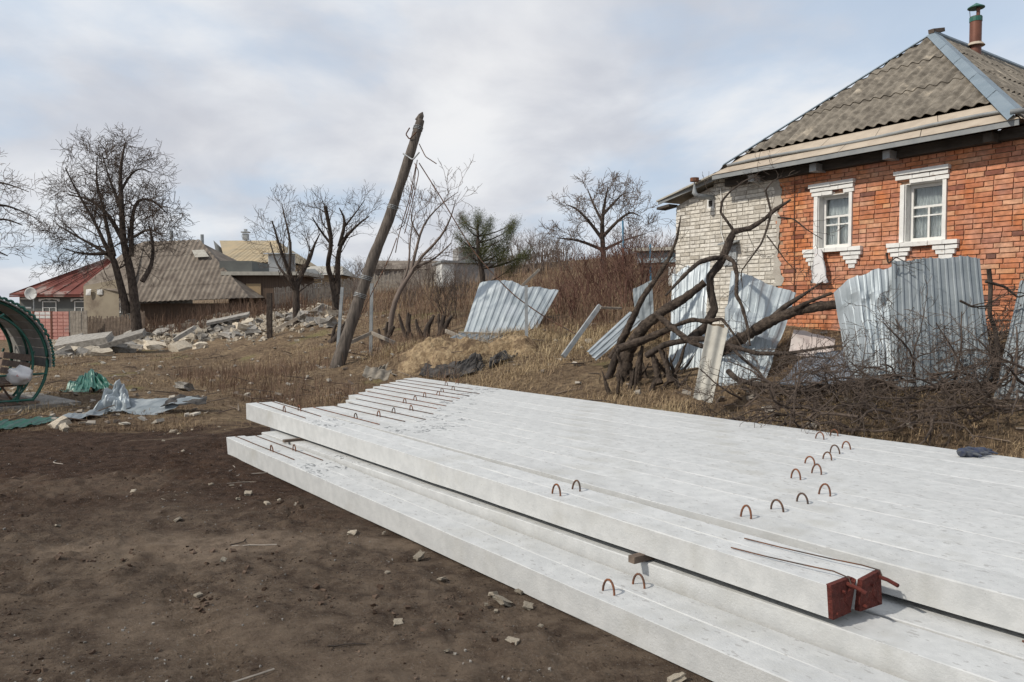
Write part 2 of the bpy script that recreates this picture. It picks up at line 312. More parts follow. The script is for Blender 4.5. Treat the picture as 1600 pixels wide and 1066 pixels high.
def soil_material():
    m = bpy.data.materials.new('yard_soil'); m.use_nodes = True; nt = m.node_tree; N = nt.nodes; L = nt.links; b = N['Principled BSDF']
    b.inputs['Roughness'].default_value = .97; b.inputs['Specular IOR Level'].default_value = .12
    tc = N.new('ShaderNodeTexCoord'); src = tc.outputs['Object']
    def noise(s, d=8, r=.62, dist=0):
        n = N.new('ShaderNodeTexNoise'); n.inputs['Scale'].default_value = s; n.inputs['Detail'].default_value = d; n.inputs['Roughness'].default_value = r; n.inputs['Distortion'].default_value = dist
        L.new(src, n.inputs[0]); return n.outputs[0]
    def mr(x, a, c, lo=0, hi=1):
        r = N.new('ShaderNodeMapRange'); r.interpolation_type = 'SMOOTHSTEP'; L.new(x, r.inputs[0])
        for i, q in enumerate((a, c, lo, hi)): r.inputs[i+1].default_value = q
        return r.outputs[0]
    def mix(f, a, c, mode='MIX'):
        x = N.new('ShaderNodeMixRGB'); x.blend_type = mode
        for i, q in enumerate((f, a, c)):
            if isinstance(q, tuple): x.inputs[i].default_value = (*q, 1)
            elif isinstance(q, (int, float)): x.inputs[i].default_value = q
            else: L.new(q, x.inputs[i])
        return x.outputs[0]
    at = N.new('ShaderNodeAttribute'); at.attribute_name = 'tint'      # 0 trodden yard .. 1 weedy bank
    sep = N.new('ShaderNodeSeparateXYZ'); L.new(src, sep.inputs[0])
    dark = mix(mr(noise(7, 12, .75), .34, .66), (.032, .0175, .0112), (.098, .060, .041))
    pale = mix(mr(noise(5, 12, .74), .34, .66), (.078, .054, .039), (.195, .146, .106))
    wob = N.new('ShaderNodeMath'); wob.operation = 'MULTIPLY_ADD'; L.new(noise(.55, 5, .6, .4), wob.inputs[0]); wob.inputs[1].default_value = -5.5; L.new(sep.outputs[1], wob.inputs[2])
    yard = mix(mr(wob.outputs[0], 2.2, 5.2), pale, dark)                  # driven-on, drier strip next to the road
    patch = mr(noise(.62, 7, .6, .5), .60, .70); yard = mix(patch, yard, (.23, .175, .125))
    speck = mr(noise(46, 3, .5), .62, .72); yard = mix(speck, yard, (.20, .165, .135)); dk = mr(noise(31, 4, .6), .58, .70); yard = mix(dk, yard, (.03, .019, .014))
    grit = mr(noise(120, 2, .5), .64, .74); yard = mix(grit, yard, (.20, .185, .165))
    da = N.new('ShaderNodeAttribute'); da.attribute_name = 'dried'; dm = N.new('ShaderNodeMath'); dm.operation = 'MULTIPLY'; L.new(da.outputs['Fac'], dm.inputs[0]); L.new(mr(noise(9, 8, .7), .3, .62, .25, .95), dm.inputs[1]); yard = mix(dm.outputs[0], yard, (.27, .205, .15))
    wild = mix(mr(noise(1.1), .35, .65), (.18, .125, .078), (.30, .22, .135))
    wild = mix(mr(noise(9), .35, .7), wild, (.085, .058, .041)); wild = mix(mr(noise(.5, 5), .58, .7), wild, (.19, .165, .075))
    em = N.new('ShaderNodeMath'); em.operation = 'ADD'; L.new(at.outputs['Fac'], em.inputs[0]); L.new(mr(noise(1.6, 6), .2, .8, -.35, .35), em.inputs[1])
    L.new(mix(mr(em.outputs[0], .35, .65), yard, wild), b.inputs['Base Color'])
    bm = N.new('ShaderNodeBump'); bm.inputs['Distance'].default_value = .06; L.new(noise(18, 9, .72), bm.inputs['Height'])
    bm2 = N.new('ShaderNodeBump'); bm2.inputs['Distance'].default_value = .02; L.new(noise(75, 5, .7), bm2.inputs['Height']); L.new(bm.outputs[0], bm2.inputs['Normal'])
    L.new(bm2.outputs[0], b.inputs['Normal']); return m
M['soil'] = soil_material()
def pole_material():
    m = mat('pale_concrete', (.455, .46, .455), (.53, .533, .525), 9, .9, 0, .003, 70, (.415, .41, .385), 1.7, (.50, .80), objrand=.05, spec=.25)
    nt = m.node_tree; N = nt.nodes; L = nt.links; b = N['Principled BSDF']; base = b.inputs['Base Color'].links[0].from_socket
    tc = N.new('ShaderNodeTexCoord'); sep = N.new('ShaderNodeSeparateXYZ'); L.new(tc.outputs['Object'], sep.inputs[0])
    nsep = N.new('ShaderNodeSeparateXYZ'); L.new(tc.outputs['Normal'], nsep.inputs[0])
    def mth(op, a, c=None):
        x = N.new('ShaderNodeMath'); x.operation = op; x.use_clamp = op in ('MULTIPLY',)
        for i, q in enumerate((a, c)):
            if q is None: continue
            if isinstance(q, (int, float)): x.inputs[i].default_value = q
            else: L.new(q, x.inputs[i])
        return x.outputs[0]
    up = mth('GREATER_THAN', nsep.outputs[2], .7)
    oi = N.new('ShaderNodeObjectInfo')
    def noise(s, d, st=None):
        n = N.new('ShaderNodeTexNoise'); n.noise_dimensions = '4D'; n.inputs['Scale'].default_value = s; n.inputs['Detail'].default_value = d; src = tc.outputs['Object']
        if st: mp = N.new('ShaderNodeMapping'); mp.inputs['Scale'].default_value = st; L.new(src, mp.inputs[0]); src = mp.outputs[0]
        L.new(src, n.inputs['Vector']); L.new(mth('MULTIPLY_ADD', oi.outputs['Random'], 37), n.inputs['W']); return n.outputs[0]
    def gate(x, a): return mth('GREATER_THAN', x, a)
    specks = mth('MULTIPLY', up, gate(noise(44, 3, (.45, 1, 1)), .635)); pits = gate(noise(75, 1), .75)
    band = mth('MULTIPLY', mth('GREATER_THAN', sep.outputs[0], 2.05), mth('LESS_THAN', sep.outputs[0], 2.75))
    ink = mth('MULTIPLY', mth('MULTIPLY', band, up), gate(noise(30, 2, (.55, 1, 1)), .54))
    ink = mth('MULTIPLY', ink, gate(noise(5, 1), .52))
    def mix(f, a, c, k):
        x = N.new('ShaderNodeMixRGB'); L.new(mth('MULTIPLY', f, k), x.inputs[0]); L.new(a, x.inputs[1]); x.inputs[2].default_value = (*c, 1); return x.outputs[0]
    c = mix(specks, base, (.27, .26, .25), .55); c = mix(pits, c, (.22, .2, .18), .5); c = mix(ink, c, (.12, .125, .13), .75)
    L.new(c, b.inputs['Base Color'])
    return m
M['concrete'] = pole_material()

# ------------------------------------------------------------------ ground
def axis(lo, fine0, fine1, hi, step, grow=1.09):
    a = list(np.arange(fine0, fine1, step)); s = step
    while a[-1] < hi: s *= grow; a.append(a[-1]+s)
    s = step
    while a[0] > lo: s *= grow; a.insert(0, a[0]-s)
    return np.array(a)
gx = axis(-500, -5.5, 2.6, 500, .03, 1.06); gy = axis(-60, 2.4, 8.5, 900, .03, 1.04)
XX, YY = np.meshgrid(gx, gy, indexing='ij'); xf, yf = XX.ravel(), YY.ravel()
gz = T(xf, yf)+dirt_detail(xf, yf)
sfl = bank(xf, yf)
wild = np.clip(np.maximum((sfl+1.4)/1.0, (yf-10.6-.08*xf)/2.2*np.clip((-xf-.5)/1.5, 0, 1)), 0, 1)
g = MB(); g.grid(np.stack([xf, yf, gz], -1).reshape(len(gx), len(gy), 3)[:, ::-1], wild.reshape(len(gx), len(gy))[:, ::-1])
gme = g.mesh('ground', M['soil'], smooth=True)
def dry_patch(cx, cy, a, rx_, ry_, seed):
    dx, dy = xf-cx, yf-cy; q = ((dx*math.cos(a)+dy*math.sin(a))/rx_)**2+((-dx*math.sin(a)+dy*math.cos(a))/ry_)**2
    return np.clip(1.25-q+.9*fbm(xy0(xf*3, yf*3), 3, seed), 0, 1)*(q < 3.5)
dryv = np.maximum.reduce([dry_patch(-2.35, 5.55, .15, 1.0, .34, 1), dry_patch(-1.2, 5.75, .1, .7, .2, 2)*.8, dry_patch(-1.75, 4.15, -.2, .75, .3, 3)*.5, dry_patch(-.6, 3.6, .2, .9, .3, 4)*.45, dry_patch(-4.3, 7.6, .1, 1.2, .5, 5)*.4])
at_ = gme.attributes.new('dried', 'FLOAT', 'POINT'); at_.data.foreach_set('value', dryv.reshape(len(gx), len(gy))[:, ::-1].ravel().astype(np.float32))
o = obj('ground', gme); o['kind'] = 'structure'

# ------------------------------------------------------------------ concrete poles
D1 = A(.5850158, -.8110219, 0); P1 = A(.8110219, .5850158, 0); B0 = A(-3.6465, 10.47636, 0)
def stack_pt(d, p): return B0+D1*d+P1*p
def make_pole(p0, p1, d0, length, w0, w1, z0, z1, h0, h1, loops, rod, label, group, red=False, bend=.0):
    """butt (d0,p0) to tip; z0,z1 = top height at both ends; h0,h1 = thickness"""
    a = stack_pt(d0, p0); bb = stack_pt(d0+length, p1); ang = math.atan2(bb[1]-a[1], bb[0]-a[0]); Ln = float(np.linalg.norm(bb-a))
    root = empty('concrete_pole', (a[0], a[1], z0-h0), ang, label, 'concrete pole', group)
    mb = MB(); S = []; n = 26
    for i in range(n+1):
        t = i/n; x = Ln*t; w = w0+(w1-w0)*t; hh = h0+(h1-h0)*t; zt = h0+(z1-z0)*t+bend*math.sin(math.pi*t); zb = zt-hh; c = .004; k = .014
        j = rng.uniform(-.0025, .0025, (8, 2))
        ring = [(-c*.6, zt-c), (c, zt), (w-c, zt), (w+c*.6, zt-c), (w-k+.004, zb+c), (w-k-c, zb), (k+c, zb), (k-.004, zb+c)]
        ex = 0
        S.append([(x+ (rng.uniform(-.012, .012) if i in (0, n) else 0), q[0]+j[m][0], q[1]+j[m][1]) for m, q in enumerate(ring)])
    S = np.array(S)[:, ::-1]
    part('body', mb.loft(S), M['concrete'], root)
    def top(x, f): t = x/Ln; return A(x, (w0+(w1-w0)*t)*f, h0+(z1-z0)*t+bend*math.sin(math.pi*t))
    for q, lx in enumerate(loops):
        x = lx-d0
        if not 0 < x < Ln: continue
        l = MB(); th = np.linspace(-.25, math.pi+.25, 13); wdt = rng.uniform(.036, .045); hg = rng.uniform(.062, .078); ln = rng.uniform(-.3, .3)
        c = top(x, .5); y = np.sin(th)*hg
        l.tube(np.stack([c[0]+np.cos(th)*wdt, c[1]+y*ln*.4, c[2]+y], -1), .0066, 7)
        part('lifting_loop', l, M['rust'] if rng.random() < .75 else M['rebar'], root, smooth=True)
    if rod:
        l = MB(); xs = np.linspace(rod[0]-d0, rod[1]-d0, 7); f0, f1 = rod[2], rod[3]
        pts = [top(max(x, .01), f0+(f1-f0)*i/6)+A(0, rng.uniform(-.004, .004), .0075) for i, x in enumerate(xs)]
        l.tube(np.array(pts), .005, 6); part('ground_bar', l, M['rebar'] if rng.random() < .8 else M['rust'], root, smooth=True)
    if red:
        l = MB(); R_ring = S[-1]; c = R_ring.mean(0); rr = [R_ring+A(-.004, 0, 0)+(R_ring-c)*.004]
        outer = R_ring+A(.003, 0, 0)+(R_ring-c)*.01; inner = c+(R_ring-c)*.55+A(.012, 0, 0)
        seq = [R_ring+(R_ring-c)*.016+A(-.016, 0, 0), outer+A(.004, 0, 0), inner+rng.uniform(-.008, .008, inner.shape), c+(R_ring-c)*.1+A(.006, 0, 0)]
        l.loft(np.array(seq), cap=True); part('red_end', l, M['red_end'], root)
        e = top(Ln, .72 if red == 1 else .86)
        st = MB(); st.tube([e+A(-.02, 0, -.018), e+A(.05, .004, -.026), e+A(.105, -.006, -.036)], [.011, .0095, .010], 7); part('bar_stub', st, M['red_end'], root, smooth=True)
        wv = MB(); s0 = 1 if red == 1 else 1.15
        wv.tube([top(Ln-.62*s0, .42)+A(0, 0, .008), top(Ln-.42*s0, .46)+A(0, 0, .013), top(Ln-.2, .55)+A(0, 0, .022), top(Ln-.06, .66)+A(0, 0, .026), e+A(.012, 0, .012), e+A(.03, 0, -.03)], .0036, 6)
        part('bent_wire', wv, M['rebar'], root, smooth=True)
        for q in range(2):
            k = MB(); ee = A(Ln, (.18+.3*q)*w1, S[-1][:, 2].min()+.03+.09*q)
            k.tube([ee+A(-.01, 0, 0), ee+A(.022, .003, -.004)], .009, 6); part('bar_stub', k, M['red_end'], root, smooth=True)
    return root
Lend = [0, .03, .98, .98, .80, .42, -.14, -.42, -.78, -1.1, -1.4, -1.62, -1.95, -2.18]
Lloop = [1.22, 1.2, 2.27, 2.28, 2.1, 2.02, 1.3, 1.07, .82, .71, .35, .2, -.47, -.6]
Rloop = [6.55, 6.53, 7.69, 7.7, 7.68, 7.65, 7.23, 7.21, 6.96, 6.93, 6.82, 6.75, 6.3, 6.27]
rodR = [1.93, 1.89, 2.89, 2.86, 2.86, 2.5, 2.08, 1.9, 1.53, 1.29, 1.09, .92, .3, .2]
UP = 'upper layer of stacked concrete poles'
for i in range(14):
    if i < 2:
        make_pole(.0+.205*i, .07+.194*i, Lend[i], 8.65, .20, .19, .478, .478, .225, .16, (Lloop[i], Rloop[i]), (Lend[i]+.02, rodR[i], .72, .5),
                  ('concrete pole with red painted end at the outer edge of the upper layer', 'concrete pole with red painted end, second from the outer edge of the upper layer')[i], UP, red=i+1)
    else:
        k = i-2; ln = 8.65 if i < 6 else 9.3+.15*(i-6)
        q0 = .424+.286*k; q1 = q0+.02*(ln+Lend[i])+.0021*k*(ln+Lend[i])
        make_pole(q0, q1, Lend[i], ln, .284, .304, .478+rng.uniform(-.002, .002), .478+rng.uniform(-.002, .002), .215, .16, (Lloop[i], Rloop[i]),
                  (Lend[i]+.03, rodR[i], .5, .5+rng.uniform(-.1, .12)) if i != 13 else None,
                  'pale grey concrete pole packed in the upper layer, no painted end in view', UP)
LOW = 'lower layer of stacked concrete poles'
make_pole(-.57, -.30, 1.12, 8.65, .215, .20, .217, .165, .213, .16, (2.35, 7.53), (1.15, 2.95, .45, .55), 'outermost concrete pole of the lower layer, lying flat on the dark soil', LOW)
make_pole(-.35, -.095, 1.22, 8.65, .205, .195, .217, .166, .213, .16, (2.45, 7.56), (1.25, 3.15, .45, .6), 'second concrete pole lying on the soil against the outermost lower one', LOW)
for k in range(14):
    make_pole(-.12+.295*k+(.0 if k else 0), .17+.292*k, (1.05 if k == 0 else rng.uniform(.5, 1.4)-.19*k), 9.3+.05*k, .27, .285, .225, .285, .165, .235, (), (9.25, 9.9, .6, .7) if k == 1 else None,
              'concrete pole of the lower layer, carried on timber bearers under the upper layer', LOW)
for q, (d0, pa, pb, z, nm) in enumerate([(1.95, -.16, 4.2, .243, 'rusty flat bearer bar poking out between pole layers near the loops'), (7.45, -.02, 4.2, .297, 'dark timber bearer poking out under the red ended poles'), (4.6, .2, 4.1, .268, 'hidden timber bearer between the two pole layers')][:2]):
    mb = MB(); a = stack_pt(d0, pa); b = stack_pt(d0+.05, pb); a[2] = b[2] = z; mb.beam(a, b, .05 if q else .06, .04 if q else .03)
    solo('wood_bearer', mb, M['darkplank'], tuple(a), nm, 'timber')
for q, d0 in enumerate((2.2, 5.2, 8.2)):
    mb = MB(); a = stack_pt(d0, -.02); b = stack_pt(d0, 4.25); a[2] = b[2] = .022; mb.beam(a, b, .12, .07)
    solo('ground_bearer', mb, M['darkplank'], tuple(a), 'timber bearer on the soil beneath the lower layer of poles', 'timber', 'bearers under the stack')
# work gloves left on the poles
gp = Zp(1522, 712, .485); root = empty('work_gloves', tuple(gp), .4, 'crumpled dark blue work gloves lying on the concrete poles', 'gloves'); root.scale = (1.45, 1.45, 1.2)
for q in range(2):
    mb = MB(); c = A(-.05+.10*q, .03*q, .022); th = np.linspace(0, 1, 6)
    mb.tube(c+np.stack([(th-.5)*.12, .02*np.sin(th*5), .01*np.sin(th*7+q)], -1), .030*np.sin(np.clip(th, .1, .93)*math.pi)**.5+.006, 8)
    ob = part('palm', mb, M['glove'], root, smooth=True)
    for k in range(5):
        f = MB(); a0 = c+A(.05 if k < 4 else 0, -.028+.018*k if k < 4 else -.03, .002); dr = unit(A(.8 if k < 4 else .2, (k-1.5)*.35 if k < 4 else -1, rng.uniform(-.1, .35)))
        f.tube(a0+dr*np.linspace(0, .07 if k < 4 else .05, 4)[:, None]+A(0, 0, -.012)*(np.linspace(0, 1, 4)**2)[:, None], [.011, .0105, .010, .006], 6); part('finger', f, M['glove'], ob, smooth=True)
# ------------------------------------------------------------------ corrugated sheets and roofs
def rib(x, kind):
    x = x % 1.0
    if kind == 'wave': return .5+.5*np.cos(x*2*math.pi)
    return np.clip(np.minimum((x-.12)/.10, (.62-x)/.10), 0, 1)         # trapezoidal profile
def sheet_mb(c, nrib, amp, kind='trap', nv=14, dent=.0, dseed=0, bendf=None, ragged=0, sub=10):
    BL, BR, TR, TL = [np.asarray(q, float) for q in c]
    nu = nrib*sub+1; u = np.linspace(0, 1, nu)[:, None]; v = np.linspace(0, 1, nv)[None]
    vv = np.broadcast_to(v, (nu, nv)).copy()
    if ragged:
        e = ragged*fbm(np.stack([u[:, 0]*5, u[:, 0]*0+dseed, u[:, 0]*0], -1), 3, dseed)
        vv = vv*(1+e[:, None]*(vv > .5))
    P = ((1-u)*(1-vv))[..., None]*BL+(u*(1-vv))[..., None]*BR+(u*vv)[..., None]*TR+((1-u)*vv)[..., None]*TL
    nrm = unit(np.cross(BR-BL, TL-BL)); hgt = amp*rib(u*nrib, kind)*np.ones_like(v)
    if dent:
        q = np.stack([np.broadcast_to(u*3, (nu, nv)).ravel(), (vv*3).ravel(), np.full(nu*nv, dseed*1.7)], -1)
        hgt = hgt+dent*(.55*fbm(q, 2, dseed)+1.1*np.abs(fbm(q*1.1+5, 2, dseed+3))-.4).reshape(nu, nv)
    if bendf is not None: hgt = hgt+bendf(u, vv)
    mb = MB(); mb.grid(P+nrm*hgt[..., None]); return mb
def solid(o, t): m = o.modifiers.new('thickness', 'SOLIDIFY'); m.thickness = t; m.offset = 0; return o
def metal_sheet(c, nrib, label, matname='steel', amp=.018, group='bent metal fence sheets', name='metal_sheet', cat='metal sheet', thick=.0025, **k):
    mb = sheet_mb(c, nrib, amp, **k); base = (np.asarray(c[0])+np.asarray(c[1]))/2
    return solid(solo(name, mb, M[matname], tuple(base), label, cat, group), thick)
def roof_face(E0, E1, Q0, Q1, period, amp, rows, parent, mt, single=False, width=1.1, name='roof_sheet', off=0, lap=.03, crook=0):
    """corrugated covering on the quad E0-E1 (eave) to Q0-Q1 (top); corrugations run up the slope"""
    E0, E1, Q0, Q1 = [np.asarray(q, float) for q in (E0, E1, Q0, Q1)]
    X = unit(E1-E0); Lx = float((E1-E0)@X); nrm = unit(np.cross(X, (Q0+Q1)/2-E0)); Y = np.cross(nrm, X); H = float((Q0-E0)@Y)
    l1 = float((Q0-E0)@X); r1 = float((Q1-E0)@X); step = period/8 if not single else period/6
    allm = MB(); nsh = max(1, int(round(Lx/width))); lo, hi = min(0, l1), max(Lx, r1); nsh = max(1, int(round((hi-lo)/width)))
    for r in range(rows):
        for s in range(nsh):
            x0 = lo+(hi-lo)*s/nsh; x1 = lo+(hi-lo)*(s+1)/nsh; xs = np.arange(x0-.01, x1+.03, step)
            y0 = H*r/rows-(lap if r else 0); y1 = H*(r+1)/rows
            slip = rng.uniform(-crook, crook)
            # limits at each column from the sloping edges
            lim_lo = np.zeros_like(xs); lim_hi = np.full_like(xs, H)
            if l1 > 1e-3: lim_hi = np.where(xs < l1, np.minimum(lim_hi, H*np.maximum(xs, 0)/l1), lim_hi)
            if r1 < Lx-1e-3: lim_hi = np.where(xs > r1, np.minimum(lim_hi, H*np.maximum(Lx-xs, 0)/(Lx-r1)), lim_hi)
            if l1 < -1e-3: lim_lo = np.where(xs < 0, np.maximum(lim_lo, H*np.minimum(xs/l1, 1)), lim_lo)
            if r1 > Lx+1e-3: lim_lo = np.where(xs > Lx, np.maximum(lim_lo, H*np.minimum((xs-Lx)/(r1-Lx), 1)), lim_lo)
            b = np.maximum(y0+slip, lim_lo); t = np.minimum(y1+slip*.5, lim_hi); ok = t-b > .01
            if ok.sum() < 3: continue
            i0, i1 = np.nonzero(ok)[0][[0, -1]]; xs, b, t = xs[i0:i1+1], b[i0:i1+1], np.maximum(t[i0:i1+1], b[i0:i1+1])
            tt = np.linspace(0, 1, 3); yy = b[:, None]+(t-b)[:, None]*tt; hh = off+amp*rib(xs/period, 'wave')[:, None]+.018*(1-tt)[None]*(1 if rows > 1 else 0)+rng.uniform(0, .008)
            Pp = E0+xs[:, None, None]*X+yy[..., None]*Y+hh[..., None]*nrm
            if single: allm.grid(Pp)
            else:
                mb = MB(); mb.grid(Pp); solid(part(name, mb, mt, parent), .008)
    if single: return part(name, allm, mt, parent)
# ------------------------------------------------------------------ brick house
HA = unit(A(.567, -.824, 0)); HO = A(3.44, 16.2, 0); HROT = math.atan2(HA[1], HA[0])
house = empty('brick_house', (HO[0]+HA[0]*4, HO[1]+HA[1]*4, 1.2), HROT, 'orange brick house with white window surrounds and grey slate hip roof', 'house')
HX, HZ = 4.0, 1.2
def hp(a, y, z): return A(a-HX, y, z-HZ)
def unit_brick(seed):
    mb = MB(); r = np.random.default_rng(seed); c = .05; S = []
    for x, e in ((0, .018), (.02, 0), (.98, 0), (1, .018)):
        S.append([(x, e*1.5+.0, e*3+.02), (x, e*1.5, 1-e*3-.02), (x, 1, 1), (x, 1, 0)])
    S = np.array(S); S[:, :2, 1] += r.uniform(-.05, .05, (4, 2)); S[:, :2, 2] += r.uniform(-.03, .03, (4, 2))
    return mb.loft(S[:, ::-1], True)
def bricks(wall_obj, x0, x1, z0, z1, holes, meshes, mass_mat, cap, rank, prob_skip=0, pitch=.075, bl=.25, edge=None):
    out = []; row = 0; z = z0
    while z+.06 <= z1:
        iv = [(edge(z) if edge else x0, x1)]
        for (ha, hb, hz0, hz1) in holes:
            if z+.066 > hz0+.004 and z < hz1-.004:
                niv = []
                for (p, q) in iv:
                    if hb <= p or ha >= q: niv.append((p, q)); continue
                    if ha > p: niv.append((p, ha))
                    if hb < q: niv.append((hb, q))
                iv = niv
        header = row % 3 == 1 and rng.random() < .5
        for (p, q) in iv:
            x = p-(.13 if row % 2 else 0)*1.0-(rng.uniform(0, .02))
            while x < q-.03:
                L = (.12 if (rng.random() < (.75 if header else .12)) else bl)
                a, b = max(x, p), min(x+L, q)
                if b-a > .04: out.append((a, z+rng.uniform(-.002, .002), b-a, .064, rng.uniform(-.004, .004)))
                x += L+.011
        z += pitch; row += 1
    out.sort(key=rank); mass = MB()
    V0 = [np.array([v.co[:] for v in m.vertices]) for m in meshes]
    for i, (a, zz, L, h, pr) in enumerate(out):
        loc = hp(a, pr, zz) if wall_obj.parent is house else A(a, pr, zz)
        if i < cap: obj('brick', meshes[i % len(meshes)], wall_obj, tuple(loc), None, (L, .09, h))
        else:
            m = meshes[i % len(meshes)]; F = [tuple(pp.vertices) for pp in m.polygons]; V = V0[i % len(meshes)]*A(L, .09, h)+loc; cc = rng.random()
            mass.add(V, [f for f in F if len(f) == 4], cc)
    if mass.n: part('brick_mass', mass, mass_mat, wall_obj, kind='stuff')
W1 = (3.34, 3.92, 2.82, 3.73); W2 = (4.87, 5.45, 2.82, 3.73)
core = MB(); xs = [2.45, W1[0], W1[1], W2[0], W2[1], 6.57]; zs = [1.2, 2.82, 3.73, 4.32]
for i in range(5):
    for j in range(3):
        if j == 1 and i in (1, 3): continue
        core.box(hp((xs[i]+xs[i+1])/2, .022+.18, (zs[j]+zs[j+1])/2), (xs[i+1]-xs[i], .36, zs[j+1]-zs[j]))
front = part('front_wall', core, M['mortar'], house)
BM = [unit_brick(s).mesh('brick', M['brick']) for s in range(4)]; WM = [unit_brick(s+9).mesh('white_brick', M['wbrick']) for s in range(4)]
def edge_or(z): return 2.52+.06*(int(z*13.34) % 2)+.05*math.sin(z*9)
bricks(front, 2.5, 6.57, 1.3, 4.28, [(W1[0]-.07, W1[1]+.065, 2.80, 3.75), (W2[0]-.07, W2[1]+.065, 2.80, 3.75)], BM, M['brick_s'], 300, lambda q: (abs(q[1]-3.35) > .98, -q[0]), edge=edge_or)
sw = MB(); sw.box(hp(6.39, 4.6, 2.76), (.36, 8.45, 3.12)); sw.box(hp(2.62, 4.6, 2.76), (.3, 8.45, 3.12)); sw.box(hp(4.5, 8.95, 2.76), (4.2, .3, 3.12)); part('side_wall', sw, M['brick_s'], house)
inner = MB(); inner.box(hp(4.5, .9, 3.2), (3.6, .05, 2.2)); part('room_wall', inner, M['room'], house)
def window(wd, k):
    a0, a1, z0, z1 = wd; w = obj('window', None, house); 
    fr = MB(); d = .13
    fa, fb = a0+.012, a1-.012; fz0, fz1 = z0+.012, z1-.012
    for (p, q, r, s) in ((fa, fa+.05, fz0, fz1), (fb-.05, fb, fz0, fz1)): fr.box(hp((p+q)/2, d+.03, (r+s)/2), (q-p, .06, s-r))
    for (r, s) in ((fz0, fz0+.055), (fz1-.05, fz1)): fr.box(hp((fa+fb)/2, d+.029, (r+s)/2), (fb-fa-.1, .058, s-r))
    me = fr.mesh('window', M['frame']); w.data = me if False else None
    wroot = part('window', fr, M['frame'], house); bpy.data.objects.remove(w)
    zt = z0+.60*(z1-z0); zm = z0+.45*(z1-z0); xm = fa+.05+(fb-fa-.1)*.52
    for (p, q, r, s, dd) in ((fa+.05, fb-.05, zt-.016, zt+.02, 0), (xm-.016, xm+.016, fz0+.055, zt-.016, .002), (fa+.05, xm-.016, zm-.011, zm+.011, .004), (xm+.016, fb-.05, zm-.011, zm+.011, .004)):
        mb = MB(); mb.box(hp((p+q)/2, d+.03+dd, (r+s)/2), (q-p, .045, s-r)); part('muntin', mb, M['frame'], wroot)
    for (p, q, r, s) in ((fa+.05, fb-.05, zt+.02, fz1-.05), (fa+.05, xm-.016, zm+.011, zt-.016), (xm+.016, fb-.05, zm+.011, zt-.016), (fa+.05, xm-.016, fz0+.055, zm-.011), (xm+.016, fb-.05, fz0+.055, zm-.011)):
        mb = MB(); mb.box(hp((p+q)/2, d+.035, (r+s)/2), (q-p+.004, .004, s-r+.004)); part('pane', mb, M['glass'], wroot)
    cu = MB(); u = np.linspace(0, 1, 70)[:, None]; v = np.linspace(0, 1, 16)[None]
    X = fa+.02+(fb-fa-.04)*u+0*v; Zc = fz0+.02+(fz1-fz0-.06)*v+0*u; Yc = d+.10+.018*np.sin(u*60+2*np.sin(v*3+k))*(1-.5*v)
    cu.grid(np.stack([X-HX, Yc, Zc-HZ], -1)); part('curtain', cu, M['curtain'], wroot)
    rv = MB()          # plastered reveals
    rv.box(hp(a0+.004, .075, (z0+z1)/2), (.012, .15, z1-z0)); rv.box(hp(a1-.004, .075, (z0+z1)/2), (.012, .15, z1-z0)); rv.box(hp((a0+a1)/2, .075, z1-.004), (a1-a0-.02, .15, .012)); rv.box(hp((a0+a1)/2, .075, z0+.004), (a1-a0-.02, .15, .012))
    part('reveal', rv, M['white'], wroot)
    sur = part('window_surround', MB().box(hp((a0+a1)/2, .02, z1+.03), (.02, .02, .02)), M['white'], house)
    def tb(p, q, r, s, proud, split):
        for i in range(split):
            pp = p+(q-p)*i/split; qq = p+(q-p)*(i+1)/split-.006
            mb = MB(); mb.box(hp((pp+qq)/2, .03-proud/2, (r+s)/2), (qq-pp, .06+proud, s-r-.007), jit=.0035); part('trim_brick', mb, M['white'], sur)
    tb(a0-.075, a0, z0, z1, .028, 1); tb(a1, a1+.065, z0, z1, .028, 1)
    broken = 2 if k == 0 else 0
    for i in range(4):
        if i == broken: continue
        pp = a0-.12+(a1-a0+.22)*i/4; tb(pp, pp+(a1-a0+.22)/4, z1, z1+.07, .032, 1)
    tb(a0-.14, a1+.09, z1+.072, z1+.142, .05, 3); tb(a0-.16, a1+.11, z1+.144, z1+.212, .075, 2)
    tb(a0-.25, a1+.26, z0-.075, z0-.003, .085, 5)
    for cx, in ((a0-.06,), (a1+.07,)):
        for i in range(4 if k == 0 else 3):
            hw = .185-.042*i; tb(cx-hw, cx+hw, z0-.075-.072*(i+1), z0-.077-.072*i, .062-.014*i, 2 if i < 2 else 1)
window(W1, 0); window(W2, 1)
# plastered patches and the conduit between the two brickworks
cd = MB(); cd.tube([hp(2.86, -.012, 4.05), hp(2.87, -.014, 3.2), hp(2.9, -.012, 1.6)], .009, 6); part('conduit', cd, M['rust'], house)
pl = MB(); u = np.linspace(0, 1, 30); 
for q in range(2):
    xx = 2.50+.03*np.sin(u*17+q)+.03*rng.normal(0, 1, 30); ww = .045+.03*np.sin(u*9+1)+.03*rng.random(30)
    P = np.stack([np.stack([xx-ww-HX, u*0-.006-.002*q, 2.2+u*1.95-HZ], -1), np.stack([xx+ww-HX, u*0-.006-.002*q, 2.2+u*1.95-HZ], -1)], 1); pl.grid(P) if q == 0 else None
part('mortar_smear', pl, M['mortar_grey'], house)
